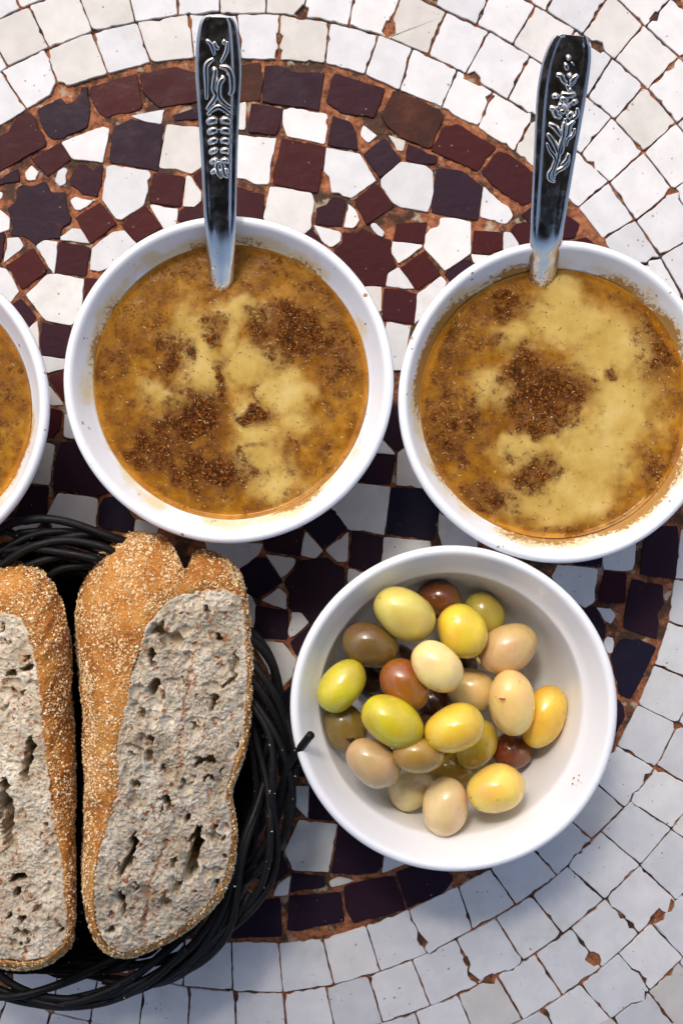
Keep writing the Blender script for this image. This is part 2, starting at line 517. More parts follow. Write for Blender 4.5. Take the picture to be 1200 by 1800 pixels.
ROW4 = [
 [((880,-30),(920,-100)),((962,13),(1003,-58)),((1028,54),(1074,-14)),((1083,100),(1131,43)),((1144,148),(1193,99)),((1196,211),(1252,162)),((1250,290),(1318,248))],
 [((1200,1574),(1268,1620)),((1146,1627),(1201,1684)),((1092,1683),(1142,1742)),((1023,1736),(1073,1792)),((958,1780),(998,1848)),((890,1815),(926,1885))]]
ROW5 = [
 [((1010,-55),(1050,-110)),((1078,-12),(1120,-72)),((1139,40),(1178,-4)),((1198,100),(1252,52)),((1256,160),(1310,110))],
 [((1254,1632),(1310,1688)),((1196,1697),(1256,1757)),((1145,1752),(1194,1815)),((1084,1800),(1126,1862))]]
ROWS = [ROW1, ROW2, ROW3, ROW4, ROW5]
RADII = [778, 859, 940, 1024, 1106, 1188, 1270, 1352, 1430]

# broken-away bites: x, y, radius
CHIPS = [(78,98,10),(106,160,14),(489,66,8),(491,95,9),(530,20,12),(684,50,14),(780,200,11),(829,140,14),(862,172,8),(934,206,8),(918,258,10),
 (1050,82,11),(1036,274,9),(1050,291,8),(1182,342,11),(1134,478,15),(1150,462,10),(1137,394,9),(1178,118,6),(1135,146,8),(1150,28,8),(1078,402,5),
 (1142,1372,11),(1125,1405,14),(1161,1350,9),(1036,1498,13),(1020,1520,17),(1122,1532,7),(1080,1577,8),(1083,1586,13),(1093,1610,7),(1107,1627,7),
 (1170,1592,13),(1156,1611,12),(1142,1637,9),(1042,1688,13),(1114,1728,19),(1118,1750,15),(1131,1774,13),(1170,1706,11),(957,1784,9),(905,1688,11),
 (738,1612,15),(748,1650,14),(758,1668,10),(762,1588,9),(838,1712,16),(893,1690,17),(822,1690,9),(860,1722,10),(415,1707,6),(325,1748,10),(410,1752,9),
 (1150,1020,7),(820,1768,8),(1190,1275,7)]

INNER = [
 # dark ring, clockwise from the left
 ('D',[(28,208),(47,198),(55,200),(82,247),(80,255),(0,300),(-32,318),(-60,275),(0,238),(15,232)]),
 ('N',[(64,193),(87,180),(107,172),(115,183),(128,177),(142,165),(142,153),(153,152),(160,193),(152,223),(107,243),(90,243),(78,230)]),
 ('D',[(159,152),(240,129),(250,183),(245,192),(185,206),(172,195),(160,170)]),
 ('D',[(245,132),(307,117),(327,123),(345,127),(378,118),(380,176),(345,178),(282,188),(270,180),(248,157)]),
 ('B',[(387,115),(425,114),(458,108),(462,137),(457,176),(424,177),(387,176)]),
 ('D',[(466,115),(493,116),(522,127),(569,127),(560,193),(460,178)]),
 ('D',[(587,128),(677,155),(657,206),(630,202),(602,198),(573,178)]),
 ('B',[(690,159),(737,176),(772,192),(780,207),(758,258),(750,259),(703,240),(677,217),(671,203)]),
 ('D',[(780,222),(803,217),(872,258),(838,300),(757,263)]),
 ('D',[(875,265),(895,270),(938,303),(950,318),(940,352),(917,360),(887,343),(845,303)]),
 ('D',[(917,376),(950,352),(1005,383),(1018,393),(1012,416),(975,425),(935,397)]),
 ('D',[(1014,421),(1030,417),(1048,432),(1075,480),(1030,500),(990,440)]),
 ('N',[(1124,1009),(1187,1018),(1193,950),(1190,925),(1135,925)]),
 ('N',[(1111,1018),(1164,1029),(1166,1064),(1153,1078),(1157,1096),(1153,1124),(1096,1103),(1100,1064)]),
 ('N',[(1089,1122),(1124,1123),(1153,1138),(1109,1231),(1087,1220),(1073,1153)]),
 ('N',[(1084,1229),(1095,1240),(1098,1260),(1078,1295),(1040,1265),(1060,1225)]),
 ('N',[(697,1535),(740,1518),(765,1510),(797,1545),(780,1570),(716,1597)]),
 ('N',[(604,1557),(692,1540),(709,1584),(712,1599),(622,1623),(607,1599)]),  # this and the next two: maroon ring tiles darkened to carry the shade
 ('N',[(508,1578),(598,1569),(605,1620),(520,1638),(505,1635)]),
 ('N',[(420,1588),(492,1580),(496,1647),(408,1650)]),
 # rosette field, upper left
 ('D',[(105,250),(123,280),(83,309),(56,279)]),
 ('W',[(108,249),(180,221),(192,226),(180,285),(127,278)]),
 ('D',[(138,288),(153,290),(162,302),(170,292),(181,290),(177,325),(170,345),(145,340),(122,323),(123,313)]),
 ('D',[(32,295),(35,320),(0,324),(-14,322)]),
 ('W',[(55,291),(67,302),(63,315),(48,316),(44,303)]),
 ('W',[(112,294),(118,298),(115,322),(105,327),(97,318),(102,302)]),
 ('N',[(75,319),(82,322),(91,337),(115,338),(117,367),(125,380),(123,390),(107,400),(105,418),(80,420),(63,430),(45,415),(18,412),(23,397),(17,375),(10,365),(28,353),(30,330),(38,324),(57,328)]),
 ('W',[(123,352),(133,345),(143,350),(168,350),(143,369),(132,368)]),
 ('D',[(175,355),(205,393),(160,427),(132,383)]),
 ('W',[(107,415),(127,401),(142,403),(157,427),(107,421)]),
 ('D',[(103,425),(159,433),(153,470),(150,485),(98,480)]),
 ('W',[(78,422),(101,425),(95,480),(91,478),(63,432)]),
 ('W',[(13,418),(32,417),(43,432),(7,461)]),
 ('D',[(58,436),(84,477),(40,508),(10,467)]),
 ('W',[(0,369),(17,383),(16,403),(0,408),(-28,405),(-30,375)]),
 ('D',[(-25,410),(10,410),(4,450),(0,461),(-25,466)]),
 ('W',[(-10,337),(4,338),(3,347),(-8,352)]),
 ('W',[(0,470),(10,472),(36,512),(19,531),(-20,510),(-20,474)]),
 ('D',[(37,524),(64,558),(40,588),(8,545)]),
 ('W',[(100,481),(147,491),(145,523),(140,560),(126,571),(80,563),(45,518),(83,482)]),
 ('D',[(150,488),(185,492),(180,525),(146,530)]),
 ('D',[(75,567),(124,573),(130,630),(72,623),(70,595)]),
 ('W',[(50,577),(67,562),(68,612),(56,610)]),
 ('W',[(73,626),(125,632),(122,645),(85,655),(66,650)]),
 ('D',[(86,663),(113,647),(130,690),(112,706)]),
 ('W',[(86,678),(111,711),(91,713),(80,700)]),
 ('D',[(91,718),(110,722),(106,745),(95,768),(78,770),(78,718)]),
 ('W',[(114,727),(140,745),(142,773),(112,768)]),
 ('W',[(80,778),(96,783),(86,853),(50,848)]),
 ('N',[(107,776),(140,776),(180,822),(195,862),(172,872),(94,862),(94,820)]),
 ('N',[(45,853),(85,857),(82,903),(60,920),(25,915)]),
 ('W',[(102,867),(172,876),(168,925),(162,938),(148,947),(102,945),(82,905)]),
 ('N',[(178,876),(205,872),(236,912),(232,937),(172,926)]),
 ('W',[(238,912),(280,925),(268,950),(236,942)]),
 ('W',[(22,925),(72,920),(50,940),(25,938)]),
 ('N',[(55,945),(82,917),(100,948),(80,975),(40,965)]),
 # upper middle
 ('W',[(230,203),(290,191),(283,217),(257,213)]),
 ('N',[(202,222),(230,209),(287,220),(277,299),(235,292),(193,284),(195,240)]),
 ('D',[(307,202),(342,190),(395,192),(395,212),(345,211),(307,211)]),
 ('W',[(293,218),(347,223),(366,226),(366,290),(352,294),(336,304),(280,293)]),
 ('W',[(187,292),(198,290),(260,300),(265,308),(258,317),(260,333),(252,360),(213,385),(203,383),(180,350)]),
 ('D',[(270,302),(325,310),(317,362),(262,355)]),
 ('W',[(328,308),(335,310),(353,338),(353,352),(340,363),(322,362)]),
 ('D',[(352,297),(376,300),(378,330),(354,332),(338,308)]),
 ('D',[(318,368),(353,357),(388,365),(388,395),(313,388)]),
 ('W',[(263,359),(312,367),(311,395),(290,405)]),
 ('D',[(255,360),(285,399),(240,425),(213,393)]),
 ('W',[(162,435),(198,408),(218,405),(240,428),(190,470),(172,477),(158,473)]),
 ('W',[(402,182),(432,178),(431,227),(402,225)]),
 ('D',[(442,181),(497,190),(488,237),(436,231)]),
 ('W',[(498,190),(513,188),(573,200),(576,207),(572,213),(575,223),(570,252),(503,238),(497,218)]),
 ('D',[(585,203),(617,215),(625,232),(628,262),(575,255)]),
 ('W',[(385,236),(421,237),(485,243),(482,262),(475,288),(473,322),(450,323),(432,313),(418,312),(385,310)]),
 ('D',[(495,242),(572,257),(567,298),(557,338),(482,323),(480,302),(489,273)]),
 ('D',[(398,324),(418,328),(465,342),(460,390),(398,385)]),
 ('W',[(475,326),(547,339),(552,352),(547,400),(535,410),(480,405),(463,382)]),
 ('D',[(575,360),(582,347),(597,347),(607,353),(600,398),(555,393),(555,365)]),
 ('W',[(574,260),(632,270),(660,317),(617,347),(603,343),(595,337),(583,338),(580,310),(569,300)]),
 ('W',[(612,358),(625,370),(631,387),(622,400),(605,398)]),
 ('W',[(552,396),(599,408),(598,423),(582,435),(566,424)]),
 ('D',[(548,401),(568,428),(545,440),(530,415)]),
 ('D',[(638,402),(647,408),(667,417),(688,422),(687,443),(698,467),(680,478),(677,502),(640,500),(595,455),(588,440),(600,427),(602,408),(627,410)]),
 ('D',[(658,323),(667,327),(692,362),(645,393),(620,350)]),
 ('N',[(675,242),(706,282),(668,310),(637,270)]),
 ('W',[(638,220),(662,238),(647,250),(634,238)]),
 ('W',[(683,237),(712,247),(708,264),(698,263)]),
 ('D',[(716,252),(740,263),(768,275),(767,286),(740,288),(713,280)]),
 ('W',[(705,284),(748,290),(760,302),(762,335),(753,372),(702,363),(690,355),(670,327),(669,315)]),
 ('N',[(780,295),(812,300),(847,327),(840,387),(758,373),(765,310),(768,297)]),
 ('W',[(850,327),(863,340),(882,357),(893,363),(901,377),(900,385),(887,393),(843,380)]),
 ('D',[(697,393),(750,390),(743,427),(692,422)]),
 ('W',[(653,392),(660,392),(675,408),(672,416),(664,413),(650,398)]),
 ('W',[(690,424),(741,430),(741,434),(700,465),(688,447)]),
 ('D',[(703,470),(747,440),(773,482),(733,509)]),
 ('W',[(772,398),(774,381),(805,384),(827,390),(827,445),(782,475),(745,435),(748,412),(757,402)]),
 ('D',[(833,405),(883,408),(883,437),(857,447),(830,445)]),
 ('W',[(885,408),(897,408),(912,428),(910,438),(885,440)]),
 ('D',[(898,403),(907,393),(923,390),(948,405),(948,432),(914,432)]),
 ('W',[(828,446),(852,449),(880,450),(850,470),(832,460)]),
 ('D',[(822,453),(832,463),(805,500),(788,495),(782,480)]),
 ('W',[(735,515),(775,485),(785,495),(765,540),(728,570),(733,520)]),
 ('W',[(700,470),(713,485),(728,507),(700,506),(678,502),(682,480)]),
 ('D',[(676,507),(698,508),(733,517),(727,571),(673,563),(672,547)]),
 ('W',[(640,504),(670,503),(670,547),(655,545)]),
 ('W',[(678,565),(723,573),(718,590),(708,650),(680,650)]),
 # middle, between the bowls
 ('N',[(688,712),(704,716),(710,785),(696,793),(674,772)]),  # maroon tile, shade put into its colour
 ('W',[(672,774),(695,799),(655,795)]),
 ('N',[(655,797),(695,801),(686,852),(625,847)]),
 ('W',[(710,788),(740,830),(760,860),(697,852),(699,797)]),
 ('W',[(625,850),(686,856),(675,940),(612,930),(580,890)]),
 ('N',[(688,857),(750,860),(772,895),(761,950),(678,938)]),
 ('W',[(772,900),(838,945),(838,972),(780,965),(770,935)]),
 ('N',[(588,896),(611,926),(570,966),(532,925),(550,905)]),
 ('W',[(612,935),(610,987),(592,987),(572,967)]),
 ('N',[(620,932),(672,945),(670,985),(648,1005),(612,995)]),
 ('W',[(675,945),(755,952),(760,985),(720,1015),(670,992)]),
 ('W',[(612,1000),(645,1007),(640,1030),(610,1024)]),
 ('N',[(462,950),(534,928),(527,977),(465,968)]),
 ('W',[(537,934),(567,968),(555,982),(529,978),(532,955)]),
 ('N',[(523,987),(550,983),(575,978),(590,993),(605,998),(605,1035),(575,1085),(545,1095),(530,1077),(512,1073),(508,1042),(500,1023),(520,1000)]),
 ('W',[(467,975),(518,982),(517,993),(505,1007),(493,1015),(483,997)]),
 ('N',[(422,998),(453,980),(467,980),(497,1023),(452,1053),(430,1037)]),
 ('W',[(360,950),(462,957),(455,973),(432,993),(420,1000),(370,995)]),
 ('W',[(460,1055),(490,1035),(503,1045),(502,1071),(483,1067)]),
 ('W',[(400,1010),(428,1040),(440,1047),(448,1063),(446,1100),(400,1100)]),
 ('N',[(450,1065),(507,1075),(505,1124),(445,1122)]),
 ('W',[(513,1077),(528,1077),(543,1095),(510,1124),(506,1112)]),
 ('W',[(443,1126),(497,1131),(520,1160),(515,1190),(490,1217),(474,1188)]),
 ('N',[(510,1130),(545,1099),(565,1085),(540,1150),(523,1158)]),  # this and the next: maroon, darkened for the shade here
 ('N',[(497,1221),(519,1195),(540,1230),(530,1270),(500,1262)]),
 ('W',[(517,1383),(542,1383),(540,1438),(518,1416)]),
 ('N',[(546,1378),(575,1390),(605,1446),(543,1440)]),
 ('W',[(526,1443),(592,1450),(577,1533),(514,1530),(500,1497)]),
 ('N',[(595,1452),(650,1475),(673,1508),(668,1533),(625,1538),(582,1535)]),
 ('W',[(676,1505),(712,1519),(672,1535)]),
 ('W',[(578,1551),(595,1543),(625,1549),(583,1560)]),
 ('N',[(514,1536),(570,1541),(570,1560),(510,1570)]),  # maroon tile given the darker glaze as shade
 ('W',[(481,1575),(487,1557),(511,1540),(505,1575)]),
 ('N',[(455,1500),(496,1502),(508,1532),(485,1552),(450,1545)]),
 ('W',[(980,993),(1050,1000),(1044,1058),(1027,1069),(990,1042),(970,1015)]),
 ('N',[(1000,985),(1058,980),(1056,998),(1010,992)]),
 ('W',[(1059,980),(1118,945),(1113,1002),(1098,1004),(1061,1001)]),
 ('D',[(1062,1004),(1100,1009),(1098,1061),(1051,1058)]),
 ('W',[(1049,1069),(1073,1071),(1081,1082),(1073,1097),(1062,1091)]),
 ('N',[(1025,1073),(1044,1067),(1064,1102),(1062,1122),(1035,1105)]),
 ('W',[(1067,1120),(1079,1121),(1076,1147),(1069,1148),(1060,1131)]),
]

def poly_area(p):
    p = np.asarray(p, float); q = np.roll(p, -1, 0)
    return 0.5 * float(np.sum(p[:, 0] * q[:, 1] - q[:, 0] * p[:, 1]))

def inset(p, d):
    q = np.roll(p, 1, 0); r = np.roll(p, -1, 0)
    e1 = p - q; e2 = r - p
    e1 /= np.linalg.norm(e1, axis=1)[:, None] + 1e-9; e2 /= np.linalg.norm(e2, axis=1)[:, None] + 1e-9
    n1 = np.stack([-e1[:, 1], e1[:, 0]], 1); n2 = np.stack([-e2[:, 1], e2[:, 0]], 1)
    n = n1 + n2; n /= np.linalg.norm(n, axis=1)[:, None] + 1e-9
    k = 1.0 / np.clip(np.sum(n * n1, 1), 0.5, 1)
    return p + n * (d * k)[:, None]

def tile_outline(poly, gap, rough, chips, rnd, step=7.0, corner=0.30):
    p = np.asarray(poly, float)
    if poly_area(p) < 0: p = p[::-1]
    p = inset(p, gap)
    # knock the corners off a little
    out = []
    n = len(p)
    for i in range(n):
        a, b, c = p[i - 1], p[i], p[(i + 1) % n]
        la, lc = np.linalg.norm(a - b), np.linalg.norm(c - b)
        w = min(la, lc) * 0.35; w = min(w, rnd.uniform(2.0, 5.5))
        out.append(b + (a - b) / (la + 1e-9) * w); out.append(b * 0.55 + 0.45 * (b + (a - b) / (la + 1e-9) * w + b + (c - b) / (lc + 1e-9) * w) / 2)
        out.append(b + (c - b) / (lc + 1e-9) * w)
    pts = []
    m = len(out)
    for i in range(m):
        a, b = out[i], out[(i + 1) % m]
        L = np.linalg.norm(b - a); k = max(1, int(L / step))
        for j in range(k): pts.append(a + (b - a) * j / k)
    p = np.array(pts)
    # ragged edge
    s1 = rnd.randint(0, 50)
    nz = vnoise(p[:, 0] * 0.09 + s1, p[:, 1] * 0.09, s1) - 0.5
    nz2 = vnoise(p[:, 0] * 0.33, p[:, 1] * 0.33 + s1, s1 + 3) - 0.5
    nn = inset(p, 1.0) - p
    p = p + nn * (nz * 2.2 + nz2 * 1.5)[:, None] * rough + nn * np.clip(nz - 0.22, 0, 1)[:, None] * 14 * rough
    for (x, y, r) in chips:
        d = p - np.array([x, y]); L = np.linalg.norm(d, axis=1)
        rr = r * (0.95 + 0.40 * vnoise(p[:, 0] * 0.2, p[:, 1] * 0.2, 5))
        hit = L < rr
        cen = p.mean(0) - np.array([x, y]); cen /= np.linalg.norm(cen) + 1e-9
        dirn = d / (L[:, None] + 1e-9) + cen * 0.9
        dirn /= np.linalg.norm(dirn, axis=1)[:, None] + 1e-9
        p[hit] = p[hit] + dirn[hit] * (rr - L)[hit][:, None]
    return p

def tile_geo(p, rnd):
    n = len(p)
    c = p.mean(0)
    top = inset(p, 0.8)
    dz = rnd.uniform(-0.00018, 0.00018)
    tx, ty = rnd.uniform(-0.006, 0.006), rnd.uniform(-0.006, 0.006)
    V = []
    for q, z in ((top, 0.0), (p, -0.00020), (p, -0.0035)):
        for x, y in q:
            wx, wy, _ = P(x, y)
            V.append((wx, wy, z + dz + (x - c[0]) * PX * tx + (y - c[1]) * PX * ty))
    F = [tuple(range(n - 1, -1, -1))]
    for k in range(2):
        for i in range(n):
            j = (i + 1) % n
            F.append((k * n + i, k * n + j, (k + 1) * n + j, (k + 1) * n + i))
    return V, F

tabletop = empty('mosaic_tabletop', (0, 0, 0))
tag(tabletop, 'round mosaic tabletop of white courses and a maroon rosette in terracotta grout', 'tabletop', kind='structure')

rnd = random.Random(3)
placed = []
def add_tile(kind, poly, gap, rough, chips=()):
    p = tile_outline(poly, gap, rough, chips, rnd)
    V, F = tile_geo(p, rnd)
    name = {'W': 'white_tile', 'D': 'maroon_tile', 'N': 'aubergine_or_shaded_tile', 'B': 'brown_tile'}[kind]
    m = {'W': M_WHITE, 'D': M_DARK, 'N': M_AUB_SHADED, 'B': M_BROWN}[kind]
    o = mesh(name, V, F, m, tabletop, smooth=False)
    placed.append((p.mean(0), np.array(p)))
    return o

def mat_aub_shaded():  # real aubergine tiles, plus lower maroon ones with shade painted into their colour
    m = M_DARK.copy(); m.name = 'aubergine_or_shaded_glaze'
    for nd in m.node_tree.nodes:
        if nd.bl_idname == 'ShaderNodeValToRGB':
            cols = [(0.030, 0.012, 0.020), (0.022, 0.011, 0.020), (0.016, 0.011, 0.022), (0.012, 0.011, 0.024)]
            for e, c in zip(nd.color_ramp.elements, cols): e.color = (*c, 1)
            break
    return m
M_AUB_SHADED = mat_aub_shaded()

for kind, poly in INNER:
    add_tile(kind, poly, -0.6, 0.55)

spare = MB()                       # courses beyond the picture
angle_of = lambda q: math.atan2(q[0] - CX, -(q[1] - CY)) % (2 * pi)
prev_r = None
for ri, runs in enumerate(ROWS):
    spans = []
    if prev_r is not None:                       # seat each course on the one inside it
        snapped = []
        for run in runs:
            nr_ = []
            for a, b in run:
                t = angle_of(a); rr = math.hypot(a[0] - CX, a[1] - CY)
                for ts, rs in prev_r:
                    if ts[0] <= t <= ts[-1]: rr = float(np.interp(t, ts, rs)) + 0.3
                nr_.append(((CX + rr * sin(t), CY - rr * cos(t)), b))
            snapped.append(nr_)
        runs = snapped
    prev_r = []
    for run in runs:
        ts = [angle_of(b) for _, b in run]; rs = [math.hypot(b[0] - CX, b[1] - CY) for _, b in run]
        cut = [i for i in range(1, len(ts)) if ts[i] < ts[i - 1]]
        if cut:
            k0 = cut[0]
            prev_r += [(ts[:k0], rs[:k0]), ([ts[k0 - 1] - 2 * pi] + ts[k0:], [rs[k0 - 1]] + rs[k0:]), (ts[:k0] + [ts[k0] + 2 * pi], rs[:k0] + [rs[k0]])]
        else: prev_r.append((ts, rs))
    for run in runs:
        for a, b in zip(run[:-1], run[1:]):
            quad = [a[0], a[1], b[1], b[0]]
            add_tile('W', quad, rnd.uniform(0.9, 1.9), 0.8, CHIPS)
        spans.append((angle_of(run[0][0]), angle_of(run[-1][0])))
    # fill the remaining arc
    spans.sort()
    for i in range(len(spans)):
        a0 = spans[i][1]; a1 = spans[(i + 1) % len(spans)][0]
        if a1 < a0: a1 += 2 * pi
        if a1 - a0 < 0.02: continue
        r0, r1 = RADII[ri] + 3, RADII[ri + 1]
        k = max(1, round((a1 - a0) * r0 / 76))
        for j in range(k):
            t0 = a0 + (a1 - a0) * j / k; t1 = a0 + (a1 - a0) * (j + 1) / k
            quad = [(CX + r * sin(t), CY - r * cos(t)) for r, t in ((r0, t0), (r1, t0), (r1, t1), (r0, t1))]
            V, F = tile_geo(tile_outline(quad, 1.8, 0.7, (), rnd, step=12), rnd)
            spare.add(V, F)
for ri in range(len(ROWS), len(RADII) - 1):
    r0, r1 = RADII[ri], RADII[ri + 1]
    k = round(2 * pi * r0 / 78); off = rnd.random()
    for j in range(k):
        t0 = 2 * pi * (j + off) / k; t1 = 2 * pi * (j + 1 + off) / k
        quad = [(CX + r * sin(t), CY - r * cos(t)) for r, t in ((r0, t0), (r1, t0), (r1, t1), (r0, t1))]
        V, F = tile_geo(tile_outline(quad, 1.8, 0.7, (), rnd, step=14), rnd)
        spare.add(V, F)
o = spare.build('outer_course_tiles', M_WHITE, tabletop, smooth=False)
o['kind'] = 'stuff'

# tiles standing under the dishes: only their edges could ever show
hid_w = MB(); hid_d = MB()
cent = np.array([c for c, _ in placed])
allp = np.concatenate([p for _, p in placed])
for gy in range(150, 1660, 66):
    for gx in range(-340, 1200, 66):
        x = gx + (33 if (gy // 66) % 2 else 0); y = gy
        if math.hypot(x - CX, y - CY) > 735: continue
        if np.min(np.hypot(allp[:, 0] - x, allp[:, 1] - y)) < 42: continue
        if any(inside(np.array([x]), np.array([y]), p)[0] for _, p in placed if abs(p[:, 0].mean() - x) < 90 and abs(p[:, 1].mean() - y) < 90): continue
        quad = [(x - 29, y - 29), (x + 29, y - 29), (x + 29, y + 29), (x - 29, y + 29)]
        V, F = tile_geo(tile_outline(quad, 0.5, 0.8, (), rnd, step=12), rnd)
        (hid_w if rnd.random() < 0.5 else hid_d).add(V, F)
o = hid_w.build('hidden_white_tiles', M_WHITE, tabletop, smooth=False); o['kind'] = 'stuff'
o = hid_d.build('hidden_dark_tiles', M_AUB_SHADED, tabletop, smooth=False); o['kind'] = 'stuff'

# grout bed: a rough sheet a little below the tile faces
step = 3.0
gx = np.arange(-60, 1264, step); gy = np.arange(-60, 1864, step)
X, Y = np.meshgrid(gx, gy)
Z = -0.00070 - 0.0005 * smooth01(np.hypot(X - CX, Y - CY), 775, 790) + (fbm(X * 0.16, Y * 0.16, 2, 3) - 0.5) * 0.0013 + (fbm(X * 0.02, Y * 0.02, 8, 2) - 0.5) * 0.0012
Z = np.minimum(Z, -0.00042 - 0.00012 * vnoise(X * 0.3, Y * 0.3, 4))
V = np.stack([(X - 600) * PX, -(Y - 900) * PX, Z], -1).reshape(-1, 3)
nx, ny = len(gx), len(gy)
I = np.arange(nx * ny).reshape(ny, nx)
F = np.stack([I[:-1, :-1], I[1:, :-1], I[1:, 1:], I[:-1, 1:]], -1).reshape(-1, 4)
fast_mesh('grout_bed', V, F, M_GROUT, tabletop)
prof = [(0, -0.0032), (0.335, -0.0032), (0.338, -0.006), (0.338, -0.032), (0.330, -0.036), (0, -0.036)]
Vs, Fs = lathe(prof, 96)
wx, wy, _ = P(CX, CY)
mesh('slab', [(x + wx, y + wy, z) for x, y, z in Vs], Fs, M_GROUT, tabletop, smooth=False)
# ------------------------------------------------------------------ bowls
RIM_Z = 0.055
BOWL_PROFILE = [(0, 7.0), (14, 7.0), (24, 7.6), (32, 9.8), (38.5, 14.0), (43.5, 20.5), (46.9, 29), (49.0, 36.5), (50.0, 40.5), (50.5, 42.3), (51.0, 43.0), (51.9, 43.6),
                (53.6, 46.6), (55.2, 49.2), (56.6, 51.8), (57.5, 53.6), (58.2, 54.6), (59.0, 55.0), (59.9, 54.9), (60.7, 54.3), (61.2, 53.2), (61.2, 52.0),
                (60.6, 50.6), (59.6, 48.5), (57.4, 42), (54.4, 33), (49.5, 22), (43.0, 12.5), (36.5, 7.2), (34.0, 5.6), (33.4, 4.2), (33.2, 0.8), (32.4, 0.1), (30.6, 0.1), (29.8, 0.9), (29.2, 2.6), (0, 3.2)]
def make_bowl(name, px, py, rpx, mat, label, wob):
    k = PX * (CAM_H - 0.0535) / CAM_H
    R = rpx * k
    s = R / 0.0612
    loc = P(px, py, 0.0535)
    V, F = lathe([(r * 0.001 * s, z * 0.001) for r, z in BOWL_PROFILE], 160)
    V = np.array(V)
    a = np.arctan2(V[:, 1], V[:, 0])
    V[:, :2] *= (1 + 0.004 * np.sin(2 * a + wob) + 0.0015 * np.sin(5 * a + wob * 2))[:, None]
    o = mesh(name, V, F, mat)
    o.location = (loc[0], loc[1], 0.0004)
    tag(o, label, 'bowl', 'white porcelain bowls')
    return o, R, s

BOWLS = {
 'left':  (-196, 718, 283, (0.35, 0.35, 0.14), 0.0, 'white bowl of brown soup cut off by the left edge'),
 'mid':   (402, 667, 289, (0.70, 0.22, 0.11), 1.7, 'white soup bowl holding the spoon with the segmented creature on its handle'),
 'right': (981, 706, 283, (0.70, 0.9, 0.12), 4.2, 'white soup bowl with brown splashed rim holding the flower spoon'),
 'olive': (797, 1246, 287, None, 3.0, 'white bowl filled with green, yellow and brown olives')}
bowl = {}
for key, (px, py, r, st, seed, lab) in BOWLS.items():
    Rw = r * PX * (CAM_H - 0.0535) / CAM_H
    bowl[key] = make_bowl('porcelain_bowl', px, py, r, mat_porcelain('porcelain_' + key, Rw, st, seed), lab, seed)

# ------------------------------------------------------------------ soups
M_SOUP = mat_soup()
M_FLECK = mat_flecks('cumin_flecks', [(0.0, (0.14, 0.050, 0.008)), (0.5, (0.38, 0.18, 0.035)), (0.8, (0.60, 0.38, 0.13)), (1.0, (0.80, 0.66, 0.38))])
def blobs(x, y, lst):
    m = np.zeros_like(x)
    for b in lst:
        bx, by, rx, ry = b[:4]
        w = b[4] if len(b) > 4 else 1.0
        m = np.maximum(m, w * np.exp(-0.9 * (((x - bx) / rx) ** 2 + ((y - by) / ry) ** 2) ** 1.05))
    return m

